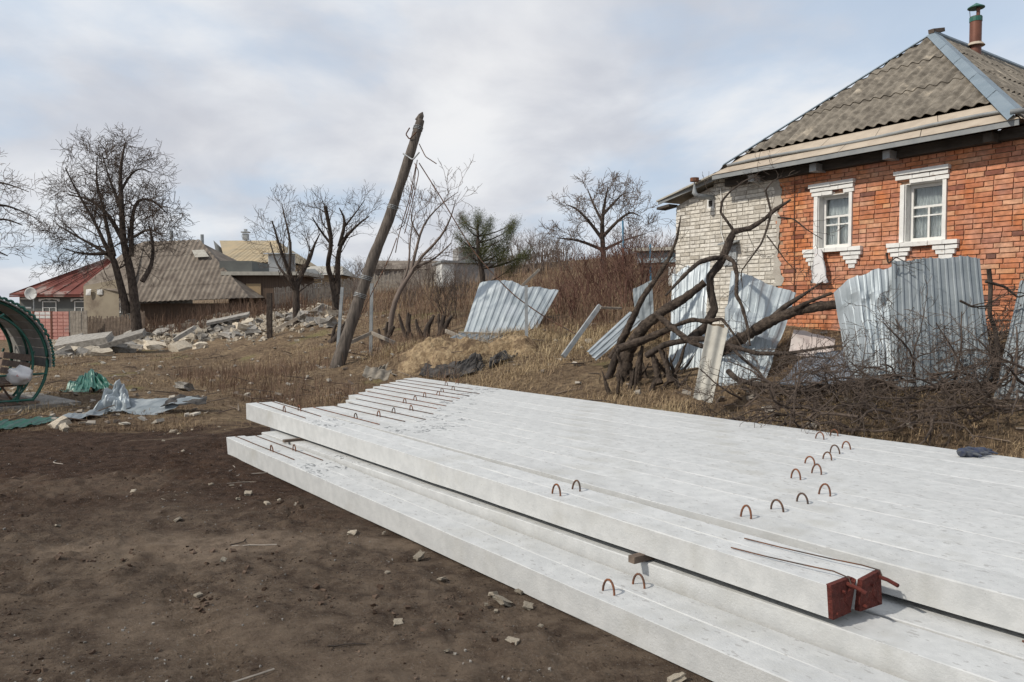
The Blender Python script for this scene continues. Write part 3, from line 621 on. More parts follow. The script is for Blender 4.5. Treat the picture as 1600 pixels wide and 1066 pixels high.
# eaves: plate beam, rafter ends, fascia, skirt, gutter
bm = MB(); bm.box(hp(4.0, -.055, 4.22), (5.25, .13, .15)); bm.box(hp(4.0, -.22, 4.345), (5.3, .44, .03)); part('plate_beam', bm, M['darkwood'], house)
for a_ in (2.15, 3.42, 4.72, 6.2):
    mb = MB(); mb.box(hp(a_, -.17, 4.185), (.12, .28, .13), jit=.008); part('rafter_end', mb, M['post'] if a_ < 6 else M['darkwood'], house)
EL, ER, APX = A(1.38, -.47, 4.33), A(6.66, -.47, 4.33), A(3.92, 2.6, 6.82)
BK = 7.5
def hl(t, side): 
    e = EL if side == 0 else ER; return e+(APX-e)*t
fs = MB(); fs.beam(hp(1.38, -.475, 4.285), hp(6.66, -.475, 4.285), .02, .085); part('fascia', fs, M['gutter'], house)
# lower skirt in two lapped strips (shallower than the main slope)
t0, t1 = .075, .15
s_lo0, s_lo1 = A(1.36, -.50, 4.325), A(6.68, -.50, 4.325)
s_m0, s_m1 = hl(t0, 0)+A(0, 0, -.03), hl(t0, 1)+A(0, 0, -.03); s_t0, s_t1 = hl(t1, 0)+A(0, 0, -.005), hl(t1, 1)+A(0, 0, -.005)
def strip(nm, p, q, r, s, n, mt):
    for i in range(n):
        f0, f1 = i/n, (i+1)/n-.002; mb = MB(); c = [p+(q-p)*f0, p+(q-p)*f1, s+(r-s)*f1, s+(r-s)*f0]
        mb.grid(np.array([[c[0], c[3]], [c[1], c[2]]])-A(HX, 0, HZ)+A(0, 0, rng.uniform(0, .004))); solid(part(nm, mb, mt, house), .006)
strip('eave_sheet', s_lo0, s_lo1, s_m1, s_m0, 4, M['skirt']); strip('eave_sheet', s_m0+A(0, 0, .035), s_m1+A(0, 0, .035), s_t1, s_t0, 5, M['skirt'])
gt = MB(); gp_ = np.linspace(0, 1, 14)[:, None]; pts = s_m0+(s_m1-s_m0)*gp_+A(0, -.03, .02)+A(0, 0, 1)*(.018*np.sin(gp_*9))-A(HX, 0, HZ)
gt.tube(pts, .028, 7); part('gutter', gt, M['gutter'], house, smooth=True)
L0 = lambda q: q-A(HX, 0, HZ)
roof = part('roof', MB().add([L0(hl(.13, 0))+A(0, 0, -.05), L0(hl(.13, 1))+A(0, 0, -.05), L0(APX)+A(0, 0, -.06)], [[0, 1, 2]]), M['darkwood'], house)
roof_face(L0(hl(t1, 0)), L0(hl(t1, 1)), L0(APX), L0(APX+A(.02, 0, 0)), .19, .046, 3, roof, M['slate'], width=1.14, crook=.02)
RB = ER+A(0, BK+.47, 0); AB = APX+A(0, BK-2.6, 0)
rs0 = ER+(APX-ER)*.08
roof_face(L0(ER+(APX-ER)*.1), L0(RB+(AB-RB)*.1), L0(APX), L0(AB), .19, .046, 4, roof, M['slate'], width=1.33, crook=.03)
LB = EL+A(0, BK+.47, 0); roof_face(L0(LB), L0(EL), L0(AB), L0(APX), .19, .05, 3, roof, M['slate'], single=True, name='rear_slope')
rb = MB(); rb.add([L0(RB), L0(LB), L0(AB)], [[0, 1, 2]]); part('back_gable', rb, M['brick_s'], roof)
sk = MB(); sk.grid(np.array([[L0(ER+A(.04, -.03, -.01)), L0(ER+(APX-ER)*.12)], [L0(RB+A(.04, 0, -.01)), L0(RB+(AB-RB)*.12)]])); solid(part('eave_sheet', sk, M['skirt'], house), .008)
g2 = MB(); g2.tube([L0(ER+A(-.1, -.03, .10)), L0(ER+A(.03, .0, .10)), L0(ER+A(.05, .2, .10)), L0(RB+A(.05, 0, .10))], .04, 7); part('gutter', g2, M['gutter'], house, smooth=True)
def hip(side, f0, f1, w0, w1, name, flip=1):
    n = 5
    for i in range(n):
        t0_, t1_ = f0+(f1-f0)*i/n-.008, f0+(f1-f0)*(i+1)/n
        for sgn in (0, 1):
            mb = MB(); c = []
            for t in (t0_, t1_):
                p = hl(t, side)+A(0, 0, .085); w = w0+(w1-w0)*t
                e = unit(ER-EL) if side == 1 else unit(EL-ER)
                down = unit(A(-.25*e[0], -1, 0))*w if sgn == 0 else unit(A(e[0], .3, 0))*w
                drop = .77*w if sgn == 0 else .84*w
                c.append([L0(p), L0(p+A(down[0], down[1], -drop*.93))])
            mb.grid(np.array(c)); solid(part('hip_flashing', mb, M['blue_metal'], roof), .006)
hip(1, .02, 1.0, .20, .15, 'hip'); hip(0, .06, 1.0, .06, .06, 'hip')
rc = MB(); rc.tube([L0(APX+A(0, -.05, .05)), L0(APX+A(0, 1.2, .055)), L0(AB+A(0, 0, .05))], .06, 6); part('ridge_cap', rc, M['blue_metal'], roof)
rc = MB(); rc.box(L0(APX+A(.0, .12, .13)), (.1, .42, .07), Matrix.Rotation(.25, 3, 'X')); part('ridge_board', rc, M['darkplank'], roof)
ch = MB(); cb = APX+A(.12, 1.35, -.25); ch.tube([L0(cb), L0(cb+A(0, 0, .86))], .105, 16); chim = part('chimney', ch, M['chimney'], house, smooth=True)
mb = MB(); mb.tube([L0(cb+A(0, 0, .76)), L0(cb+A(0, 0, .85))], .112, 16); part('collar', mb, M['capgreen'], chim)
mb = MB(); mb.tube([L0(cb+A(0, 0, 1.02)), L0(cb+A(0, 0, 1.035)), L0(cb+A(0, 0, 1.12))], [.15, .15, .01], 16); part('cap', mb, M['capgreen'], chim)
mb = MB(); mb.tube([L0(cb+A(.04, 0, .84)), L0(cb+A(.04, 0, 1.03))], .035, 8); part('inner_flue', mb, M['chimney'], chim)
mb = MB(); mb.tube([L0(cb+A(-.1, 0, .8)), L0(cb+A(-.12, 0, 1.03))], .006, 5); part('stay', mb, M['rebar'], chim)
mb = MB(); mb.tube([L0(cb+A(0, 0, .30)), L0(cb+A(0, 0, .36))], [.17, .12], 14); part('flashing', mb, M['skirt'], chim)
# ------------------------------------------------------------------ white brick annex
annex = empty('white_brick_annex', (HO[0], HO[1], 1.2), HROT, 'pale white brick annex with lean-to roof joined to the brick house', 'annex')
def ap(a, y, z): return A(a, y, z-1.2)
core = MB(); core.box(ap(1.22, .014+.15, 2.55), (2.44, .30, 2.7)); core.box(ap(.15, 2.3, 2.5), (.3, 4.0, 2.6))
# sloping top piece
core.add([ap(0, .014, 3.9), ap(2.44, .014, 3.9), ap(2.44, .014, 4.32), ap(.9, .014, 4.2), ap(0, .014, 3.93), ap(0, .3, 3.9), ap(2.44, .3, 3.9), ap(2.44, .3, 4.32), ap(.9, .3, 4.2), ap(0, .3, 3.93)], [[0, 1, 2, 3], [3, 8, 9, 4], [2, 7, 8, 3]]); core.add([ap(0, .014, 3.9), ap(.9, .014, 4.2), ap(0, .014, 3.93)], [[0, 1, 2]])
aw = part('front_wall', core, M['mortar_grey'], annex)
out = []
row = 0; z = 1.4
while z < 4.3:
    lo = 0 if z < 3.86 else max(0, (z-3.86)/.26*.95) if z < 4.16 else 1.0
    x = lo-(.13 if row % 2 else 0)
    while x < 2.47:
        L = .12 if rng.random() < .22 else .25; a, b = max(x, lo), min(x+L, 2.49)
        vent = (.78 < (a+b)/2 < 1.06 and 3.78 < z < 3.98); hatch = (1.28 < (a+b)/2 < 1.62 and 2.6 < z < 3.05)
        if b-a > .05 and not vent and not hatch: out.append((a, z, b-a))
        x += L+.014
    z += .0775; row += 1
out.sort(key=lambda q: (q[1] < 2.35, -q[0])); mass = MB()
for i, (a, zz, L) in enumerate(out):
    loc = ap(a, rng.uniform(-.004, .004), zz)
    if i < 300: obj('brick', WM[i % 4], aw, tuple(loc), None, (L, .09, .062))
    else: V = np.array([v.co[:] for v in WM[0].vertices])*A(L, .09, .062)+loc; mass.add(V, [tuple(f.vertices) for f in WM[0].polygons if len(f.vertices) == 4], rng.random())
part('brick_mass', mass, M['wbrick_s'], aw, kind='stuff')
mb = MB(); mb.box(ap(.92, .05, 3.88), (.17, .1, .19)); part('vent_frame', mb, M['white'], annex); mb = MB(); mb.box(ap(.93, -.008, 3.88), (.08, .02, .11)); part('vent_hole', mb, M['room'], annex)
mb = MB(); mb.beam(ap(-.30, -.22, 4.01), ap(1.35, -.22, 4.34), .02, .07); part('fascia', mb, M['gutter'], annex)
mb = MB(); mb.grid(np.array([[ap(-.33, -.25, 4.05), ap(-.33, 3.8, 4.1)], [ap(1.5, -.36, 4.42), ap(1.5, 3.8, 4.45)]])); solid(part('lean_to_roof', mb, M['slate_new'], annex), .03)
mb = MB(); mb.box(ap(-.18, -.08, 3.92), (.36, .26, .05), Matrix.Rotation(-.1, 3, 'Y')); part('soffit_board', mb, M['darkwood'], annex)
mb = MB(); mb.tube([ap(.98, -.02, 3.99), ap(.93, -.4, 4.0), ap(.90, -.44, 4.06), ap(.90, -.44, 4.30)], .05, 10); fl = part('flue', mb, M['post'], annex, smooth=True)
mb = MB(); mb.tube([ap(.90, -.44, 4.28), ap(.90, -.44, 4.35)], .088, 12); part('flue_cap', mb, M['rust'], fl)
mb = MB(); mb.box(ap(1.45, -.0, 2.82), (.3, .06, .4)); part('meter_box', mb, M['post'], annex); mb = MB(); mb.box(ap(1.47, -.1, 3.06), (.36, .22, .02), Matrix.Rotation(.3, 3, 'X')); part('meter_hood', mb, M['post'], annex)
mb = MB(); mb.tube([ap(1.2, -.03, 4.15), ap(1.25, -.05, 3.7), ap(1.22, -.03, 3.3), ap(1.35, -.06, 3.0), ap(1.15, -.08, 2.6)], .008, 5); part('loose_cable', mb, M['white'], annex)
# plastic bag caught on the sill of the first window
bg_ = HO+HA*3.42+A(-.82, -.567, 0)*.13; mb = MB(); n = 14; S = []
for i in range(n):
    t = i/(n-1); w = .05+.10*t**.8; th = np.arange(10)/10*2*math.pi; rr = 1+.22*np.sin(th*3+t*5)+.1*np.sin(th*5-t*7)
    S.append(np.stack([np.cos(th)*w*rr*HA[0]+np.sin(th)*.03*rr*.82, np.cos(th)*w*rr*HA[1]-np.sin(th)*.03*rr*.5, np.full(10, 2.80-.58*t)+.012*np.sin(th*4)], -1)+A(bg_[0], bg_[1], 0)+A(.04*t, -.05*t, 0))
mb.loft(np.array(S)); solo('plastic_bag', mb, M['bag'], (bg_[0], bg_[1], 2.2), 'white and red plastic bag hanging from the window sill of the brick house', 'bag', smooth=True)
# ------------------------------------------------------------------ bent fence sheets round the bank
metal_sheet([W(722, 526, 18.6), W(828, 533, 18.6), W(872, 456, 19.6), W(750, 433, 19.6)], 11, 'bright dented corrugated sheet leaning behind the sand heap', dent=.05, dseed=2, ragged=.03, bendf=lambda u, v: -.22*np.clip((.3-u)/.3, 0, 1)**2*v)
metal_sheet([W(690, 531, 17.3), W(752, 552, 16.6), W(788, 523, 18.2), W(728, 519, 18.3)], 6, 'grey corrugated sheet lying flat across the sand heap', 'steel2', dent=.03, dseed=4)
metal_sheet([W(917, 549, 14.0), W(931, 564, 13.9), W(1003, 503, 14.6), W(984, 487, 14.8)], 3, 'narrow strip of pale sheet sticking out left of the torn stump', dent=.02, dseed=5)
metal_sheet([W(994, 516, 15.2), W(1021, 508, 15.0), W(1019, 438, 15.2), W(989, 452, 15.4)], 3, 'short folded sheet standing behind the split trunk near the blue shack', 'steel2', dent=.03, dseed=6)
metal_sheet([W(1044, 583, 13.1), W(1096, 584, 12.7), W(1110, 409, 13.4), W(1052, 426, 13.8)], 6, 'upright pale sheet behind the fallen trunk in front of the white brick', dent=.05, dseed=7, ragged=.03)
metal_sheet([W(1122, 602, 11.6), W(1188, 618, 11.2), W(1244, 458, 12.2), W(1143, 424, 12.6)], 7, 'leaning creased sheet between the fallen trunk and the orange wall', dent=.06, dseed=8, bendf=lambda u, v: .10*np.exp(-((v-.62+.2*u)/.05)**2))
metal_sheet([W(1338, 588, 9.75), W(1406, 602, 9.6), W(1403, 416, 10.1), W(1312, 436, 10.25)], 8, 'sheet with a crumpled curled left edge, under the first window', dent=.035, dseed=9, nv=26, ragged=.02,
            bendf=lambda u, v: -.45*np.clip((.32-u)/.32, 0, 1)**1.5+.05*np.exp(-((v-.80+.1*u)/.04)**2)*np.sin(u*22))
metal_sheet([W(1398, 606, 9.55), W(1551, 597, 9.25), W(1531, 401, 9.85), W(1393, 408, 10.05)], 12, 'largest flat grey sheet standing beneath the second window', 'steel2', dent=.022, dseed=10, nv=24, ragged=.012, amp=.02)
metal_sheet([W(1552, 622, 8.9), W(1690, 640, 8.3), W(1668, 425, 8.9), W(1594, 440, 9.3)], 9, 'dark sheet at the end of the row past the tangled branches', 'steel2', dent=.03, dseed=11, nv=20)
mbx = sheet_mb([W(1083, 623, 10.3), W(1113, 631, 10.2), W(1138, 514, 10.75), W(1106, 508, 10.8)], 2, .03, 'wave', sub=12); solid(solo('slate_sheet', mbx, M['slate_new'], tuple(W(1098, 627, 10.3)), 'pale wavy slate offcut propped upright against the fallen trunk', 'slate sheet'), .008)
for c, lab, mt in (([W(1232, 552, 10.9), W(1300, 560, 10.6), W(1305, 530, 11.3), W(1240, 515, 11.5)], 'pinkish board lying under the thick fallen trunk', 'pinkslab'), ([W(1215, 600, 10.3), W(1335, 600, 9.9), W(1330, 545, 10.4), W(1260, 556, 10.9)], 'blue grey sheet buried among the brushwood', 'tarp')):
    mb = sheet_mb(c, 1, .0, dent=.04, dseed=3, sub=12); solid(solo('loose_board', mb, M[mt], tuple(c[0]), lab, 'board'), .02)
for c, lab in (([W(566, 590, 14.6), W(606, 596, 14.4), W(612, 580, 14.9), W(572, 574, 15)], 'broken wavy slate piece lying lowest by the stack end'), ([W(575, 592, 14.9), W(600, 586, 15.1), W(607, 568, 15.3), W(588, 576, 15.2)], 'broken wavy slate piece tilted on top of another')):
    mb = sheet_mb(c, 3, .03, 'wave', dent=.02, dseed=1); solid(solo('slate_fragment', mb, M['slate'], tuple(c[0]), lab, 'slate sheet'), .01)
def stick(name, a, b, w, t, mt, label, cat='post', group=None):
    mb = MB(); a = np.asarray(a); b = np.asarray(b); mb.beam(a, b, w, t, up=(0, 1, .2)); return solo(name, mb, M[mt], tuple(a), label, cat, group)
def gdown(u, v, y): p = W(u, v, y); p[2] = min(p[2], T(p[0], p[1])[0]-.05); return p
stick('metal_post', gdown(823, 556, 17), W(822, 446, 17), .07, .07, 'post', 'square metal post upright before the bright leaning sheet')
stick('metal_post', W(880, 557, 14.4), W(937, 478, 15.2), .085, .07, 'post', 'toppled metal post leaning in the brown scrub')
stick('metal_post', gdown(579, 545, 19), W(581, 443, 19), .075, .075, 'post', 'thin grey post standing right of the leaning utility pole')
stick('metal_post', gdown(526, 530, 21), W(535, 449, 21), .08, .08, 'post', 'thin grey post tilted left of the leaning utility pole')
for a, b, l in ((W(581, 520, 18.9), W(548, 535, 18.6), 'grey bracing arm left of the thin post'), (W(580, 520, 18.9), W(617, 536, 18.5), 'grey bracing arm right of the thin post')): stick('brace_bar', a, b, .08, .05, 'plank', l, 'bar')
stick('plank', W(696, 517, 18.2), W(800, 560, 16.4), .09, .03, 'plank', 'long weathered plank slanting over the flat sheet', 'plank')
stick('plank', W(716, 521, 18.1), W(784, 523, 18.1), .08, .04, 'plank', 'short plank along the foot of the bright sheet', 'plank')
stick('plank', W(816, 446, 18.4), W(843, 421, 18.6), .06, .03, 'plank', 'pale lath poking above the metal post', 'plank')
stick('plank', W(938, 481, 15.1), W(971, 482, 15.4), .04, .03, 'plank', 'thin lath at the head of the toppled post', 'plank')
stick('plank', W(430, 515, 26), W(466, 497, 25), .10, .06, 'plank', 'pale broken stake by the small tree', 'plank')
stick('wood_stump', gdown(421, 512, 27), W(421, 458, 27), .17, .15, 'bark', 'dark broken wooden stake in the rubble', 'stake')
# ------------------------------------------------------------------ sand heap, felt-covered slabs
def heap(name, u, v, y, rx, ry, hgt, mt, label, cat, seed):
    c = W(u, v, y); n, m = 60, 110; mb = MB(); r = np.linspace(0, 1, n)[:, None]; th = np.linspace(0, 2*math.pi, m)[None]
    rad = r*(1+.18*np.sin(th*3+seed)+.1*np.sin(th*5+2*seed)); X = c[0]+rad*np.cos(th)*rx; Y = c[1]+rad*np.sin(th)*ry
    Z = T(X.ravel(), Y.ravel()).reshape(X.shape)-.05+hgt*(1-r**1.7)+(.12*fbm(np.stack([X.ravel()*2.2, Y.ravel()*2.2, 0*X.ravel()], -1), 4, seed)+.05*np.abs(fbm(np.stack([X.ravel()*7, Y.ravel()*7, 0*X.ravel()], -1), 3, seed+5))).reshape(X.shape)*(1-r**3)
    mb.grid(np.stack([X, Y, Z], -1)[:, ::-1]); return solo(name, mb, M[mt], (c[0], c[1], T(c[0], c[1])[0]), label, cat, smooth=True)
heap('sand_heap', 692, 566, 16.8, 1.3, .8, .12, 'sand', 'heap of yellow sand beside the stack of concrete poles', 'sand heap', 1)
heap('sand_heap', 803, 548, 17.0, .6, .6, .32, 'sand', 'smaller sand heap at the foot of the square metal post', 'sand heap', 4)
for k, (a, b, c, d) in enumerate([((655, 586, 15.9), (708, 590, 15.7), (712, 566, 16.1), (664, 570, 16.3)), ((700, 592, 15.6), (742, 584, 15.7), (744, 553, 16.1), (716, 566, 16.0)), ((738, 586, 15.7), (762, 580, 15.9), (752, 556, 16.3), (742, 553, 16.2)), ((764, 576, 15.8), (796, 562, 16.1), (790, 548, 16.5), (766, 556, 16.2)), ((798, 565, 16.3), (826, 556, 16.6), (824, 530, 17.0), (806, 545, 16.7))]):
    mb = sheet_mb([W(*a), W(*b), W(*c), W(*d)], 1, 0, dent=.08, dseed=20+k, sub=12)
    solid(solo('felt_slab', mb, M['tar'], tuple(W(*a)), ('torn black roofing felt at the left foot of the sand heap', 'torn black roofing felt below the middle of the sand heap', 'narrow black felt flap below the slanting plank', 'black felt flap under the plank end', 'black felt slab beside the square metal post')[k], 'roofing felt'), .03)
# ------------------------------------------------------------------ leaning utility pole with wires
base = W(524, 568, 18.0); base[2] = T(base[0], base[1])[0]-.1
path = [(524, 570), (545, 517), (563, 462), (585, 398), (607, 344), (630, 275), (648, 218), (657, 188)]; rad = [.155, .145, .135, .128, .12, .115, .11, .095]
pts = [W(u, v, 18.0+.12*i) for i, (u, v) in enumerate(path)]; pts[0][2] = base[2]
root = empty('utility_pole', tuple(base), 0, 'old wooden utility pole leaning sharply with torn wires', 'utility pole')
tt = np.linspace(0, 7, 50); pts = np.array(pts); P = np.stack([np.interp(tt, np.arange(8), pts[:, i]) for i in range(3)], -1); rr = np.interp(tt, np.arange(8), rad)
mb = MB(); mb.tube(P, rr*(1+.05*np.sin(tt*5)+rng.uniform(-.03, .03, 50)), 14); part('shaft', mb, M['pole_wood'], root, base, smooth=True)
mb = MB(); e = P[-1]; mb.tube([e-A(.05, 0, .02), e+A(.02, 0, .12), e+A(.05, .02, .20)], [.095, .07, .012], 8); part('splintered_top', mb, M['pole_wood'], root, base)
for i in (14, 17, 30, 46):
    mb = MB(); th = np.linspace(0, 6*math.pi, 50); t_ = unit(P[i+1]-P[i-1]); a_ = unit(np.cross(t_, A(0, 1, 0))); b_ = np.cross(t_, a_)
    mb.tube(P[i]+(rr[i]+.012)*(np.cos(th)[:, None]*a_+np.sin(th)[:, None]*b_)+t_*((th-9)*.006)[:, None], .009, 4); part('wire_binding', mb, M['post'], root, base)
def wire(pts, r=.012, n=24, sway=.05, mt='rebar'):
    pts = np.array(pts); t = np.linspace(0, len(pts)-1, n); Q = np.stack([np.interp(t, np.arange(len(pts)), pts[:, i]) for i in range(3)], -1)
    Q[1:-1] = (Q[:-2]+2*Q[1:-1]+Q[2:])/4; Q[1:-1] = (Q[:-2]+2*Q[1:-1]+Q[2:])/4
    mb = MB(); mb.tube(Q, r, 5); part('wire', mb, M[mt], root, base, smooth=True)
wire([W(655, 255, 18.5), W(690, 310, 18.3), W(740, 395, 17.9), W(800, 460, 17.5), W(850, 495, 17.2), W(905, 525, 16.8)], .014)
wire([W(655, 225, 18.6), W(665, 245, 18.5), W(682, 256, 18.4)], .012)
wire([W(650, 258, 18.6), W(640, 310, 18.5), W(628, 350, 18.4), W(622, 372, 18.3), W(618, 395, 18.3)], .012)
wire([W(652, 250, 18.5), W(645, 300, 18.4), W(632, 352, 18.4), W(620, 360, 18.4)], .011)
wire([W(648, 255, 18.4), W(655, 270, 18.3), W(640, 335, 18.2), W(632, 365, 18.2)], .011)
wire([W(620, 372, 18.2), W(610, 400, 18.1), W(590, 440, 18.0), W(575, 470, 18.0), W(560, 500, 18.1)], .012)
wire([W(640, 200, 18.7), W(634, 210, 18.6), W(640, 218, 18.6), W(652, 205, 18.5)], .016)
wire([W(630, 240, 18.6), W(645, 250, 18.45), W(655, 238, 18.5)], .02, mt='post')
# ------------------------------------------------------------------ bare trees
def perp(t, az):
    a = np.cross(t, A(0, 0, 1) if abs(t[2]) < .9 else A(1, 0, 0)); a = unit(a); b = np.cross(t, a); return math.cos(az)*a+math.sin(az)*b
def grow(mb, pts, r0, r1, lev, spec, k=6):
    pts = np.asarray(pts, float); n = len(pts); t = np.linspace(0, 1, n); rad = r0+(r1-r0)*t
    mb.tube(pts, np.maximum(rad, spec.get('rmin', .004)), k if lev > 1 else (4 if lev == 1 else 3), cap=lev > 1)
    if lev <= 0: return
    seg = np.linalg.norm(np.diff(pts, axis=0), axis=1); L = seg.sum(); num = spec['n'][lev-1]
    num = max(2, int(num*rng.uniform(.75, 1.25)*min(1.3, .45+.55*L/spec['ref'][lev-1])))
    cum = np.concatenate([[0], np.cumsum(seg)])/L
    for i in range(num):
        f = spec.get('start', .25)+(1-spec.get('start', .25))*((i+rng.random())/num); j = min(np.searchsorted(cum, f), n-1); j = max(j, 1)
        q = (f-cum[j-1])/(cum[j]-cum[j-1]+1e-9); p = pts[j-1]+(pts[j]-pts[j-1])*q; tg = unit(pts[j]-pts[j-1]); r = r0+(r1-r0)*f
        az = rng.uniform(0, 2*math.pi); an = rng.uniform(.5, 1.15); d = unit(tg*math.cos(an)+perp(tg, az)*math.sin(an)+A(0, 0, spec.get('up', .25)))
        Ln = spec['len'][lev-1]*rng.uniform(.55, 1.25)*(1.1-.45*f); m = 6 if lev > 1 else 5; c = [p]
        for s in range(m-1):
            d = unit(d+rng.normal(0, spec.get('wig', .22), 3)+A(0, 0, spec.get('curl', .05))); c.append(c[-1]+d*Ln/(m-1))
        cr = min(r*.62, spec['rad'][lev-1]*rng.uniform(.7, 1.3)); grow(mb, c, cr, cr*.3, lev-1, spec, 5)
def smooth_path(ps, n=4):
    ps = np.array(ps); m = len(ps); t = np.linspace(0, m-1, (m-1)*n+1); Q = np.stack([np.interp(t, np.arange(m), ps[:, i]) for i in range(ps.shape[1])], -1)
    for _ in range(2): Q[1:-1] = (Q[:-2]+2*Q[1:-1]+Q[2:])/4
    return Q
def px_tree(name, y, limbs, spec, label, group=None, mt='twig', spread=1.2, trunk_mt='bark', cat='tree'):
    px = y/FPX; b = W(limbs[0][0][0], limbs[0][0][1], y); b[2] = min(b[2], T(b[0], b[1])[0]-.05)
    root = empty(name, tuple(b), 0, label, cat, group); tr = MB(); cr = MB()
    for li, l in enumerate(limbs):
        dz = 0 if li == 0 else rng.uniform(-1, 1)*spread; ps = []; m = len(l)
        for i, (u, v, r) in enumerate(l): ps.append([*W(u, v, y+dz*(i/(m-1))), r*.8*px])
        ps = np.array(ps)
        if li == 0: ps[0][2] = b[2]
        Q = smooth_path(ps, 3); tr.tube(Q[:, :3], Q[:, 3], 8)
        seg = np.linalg.norm(np.diff(Q[:, :3], axis=0), axis=1).sum()
        grow(cr, Q[:, :3], Q[0, 3]*.5, Q[-1, 3]*.5, len(spec['n']), dict(spec, start=spec.get('start0', .3) if li else spec.get('start0', .3)+.25))
    part('trunk', tr, M[trunk_mt], root, b, smooth=True); part('crown', cr, M[mt], root, b, smooth=True)
    return root
big = dict(n=[6, 9, 15], len=[.55, 1.15, 2.0], rad=[.010, .02, .045], ref=[1.1, 2, 5], up=.08, curl=.02, wig=.28, rmin=.0085, start0=.2)
px_tree('fruit_tree', 40, [[(215, 505, 11), (210, 470, 9), (205, 425, 8), (192, 380, 6.5), (190, 320, 5), (187, 265, 3.5), (196, 222, 1.2)], [(200, 490, 8), (188, 445, 7), (178, 405, 6), (165, 385, 4), (150, 350, 3), (120, 300, 2), (102, 262, 1)],
    [(178, 400, 5), (168, 360, 4), (160, 320, 3), (150, 285, 2), (152, 245, 1)], [(192, 375, 5), (170, 335, 3.6), (140, 310, 2.5), (108, 305, 1)], [(205, 400, 5), (205, 340, 4), (215, 310, 3), (240, 312, 2), (262, 335, 1)], [(222, 440, 5), (238, 415, 4), (240, 380, 3), (232, 350, 1.2)],
    [(178, 405, 4), (150, 385, 3), (120, 370, 2), (88, 350, 1)], [(170, 395, 4), (145, 398, 3), (120, 395, 1.5), (98, 388, 1)], [(188, 300, 3), (205, 270, 2), (222, 262, 1), (236, 270, .7)], [(190, 330, 3.5), (175, 290, 2.5), (165, 262, 1.5), (160, 240, .7)], [(210, 370, 3), (235, 355, 2), (255, 370, 1)]],
    big, 'large twiggy fruit tree with forked trunk before the grey roofed house', 'bare fruit trees', spread=1.6)
px_tree('fruit_tree', 38, [[(-75, 505, 11), (-70, 430, 9), (-60, 360, 7)], [(-62, 370, 6), (-30, 330, 4), (0, 318, 2.5), (30, 328, 1.4), (58, 342, .7)], [(-60, 360, 6), (-35, 300, 4), (-8, 282, 2.5), (25, 292, 1), (45, 300, .7)], [(-64, 380, 5), (-25, 350, 3), (5, 340, 2), (35, 352, 1)], [(-68, 420, 5), (-30, 400, 3), (-5, 392, 2), (12, 400, 1)], [(-60, 365, 5), (-40, 270, 4), (-15, 262, 2)]],
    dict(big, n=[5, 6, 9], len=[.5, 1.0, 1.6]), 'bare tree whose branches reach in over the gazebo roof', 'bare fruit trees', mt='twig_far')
mid = dict(n=[4, 6, 9], len=[.35, .75, 1.3], rad=[.006, .013, .03], ref=[.7, 1.4, 3], up=.2, curl=.08, wig=.25, rmin=.005, start0=.35)
px_tree('fruit_tree', 30, [[(463, 508, 8), (463, 470, 7), (462, 440, 6)], [(462, 455, 5.5), (450, 420, 4), (440, 395, 3), (425, 345, 1.3)], [(463, 450, 6), (472, 425, 5), (484, 405, 4.5), (490, 385, 2.5), (500, 365, 1)], [(452, 425, 3), (455, 380, 2.5), (445, 340, 1.5), (440, 318, .7)], [(455, 440, 3), (432, 415, 2), (422, 378, 1)]], mid, 'small pruned bare tree nearest the rubble heap', 'bare fruit trees')
px_tree('fruit_tree', 31, [[(527, 500, 9), (525, 465, 7.5), (518, 435, 6)], [(520, 440, 5.5), (510, 415, 4.5), (520, 380, 4), (508, 322, 3.5)], [(528, 460, 6), (527, 400, 5), (535, 375, 3.5), (560, 350, 2), (577, 338, .9)], [(530, 385, 4), (541, 345, 3), (530, 325, 1)], [(520, 385, 3), (500, 360, 2), (488, 340, 1)], [(540, 352, 2), (558, 330, 1.3), (570, 312, .7)]], mid, 'small bare tree with stubby sawn limbs beside the leaning pole', 'bare fruit trees')
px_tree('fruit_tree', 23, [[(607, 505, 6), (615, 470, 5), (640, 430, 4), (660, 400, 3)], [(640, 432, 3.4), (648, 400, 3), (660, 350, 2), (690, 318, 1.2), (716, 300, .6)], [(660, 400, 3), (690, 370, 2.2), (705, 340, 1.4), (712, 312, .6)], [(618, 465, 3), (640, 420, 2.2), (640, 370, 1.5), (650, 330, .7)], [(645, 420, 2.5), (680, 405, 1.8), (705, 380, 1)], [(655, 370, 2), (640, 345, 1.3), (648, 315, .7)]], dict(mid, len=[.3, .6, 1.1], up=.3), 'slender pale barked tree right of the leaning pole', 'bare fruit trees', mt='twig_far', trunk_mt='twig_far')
px_tree('fruit_tree', 38, [[(945, 440, 6), (942, 385, 5), (940, 350, 4), (945, 315, 2.5), (950, 292, 1)], [(942, 375, 4), (920, 345, 3), (900, 325, 2), (885, 320, .8)], [(942, 370, 4), (965, 345, 3), (985, 330, 2), (1000, 338, .8)], [(940, 390, 3.5), (905, 375, 2.5), (870, 372, .8)], [(940, 345, 3), (925, 315, 2), (918, 295, .8)], [(943, 335, 3), (965, 310, 2), (978, 300, .8)], [(944, 390, 3), (975, 375, 2), (1010, 365, .8)]], dict(big, n=[7, 8, 12], len=[.45, .9, 1.4], up=.25), 'round crowned bare tree on the slope left of the blue shack', 'bare fruit trees', mt='twig_far', spread=1.4)
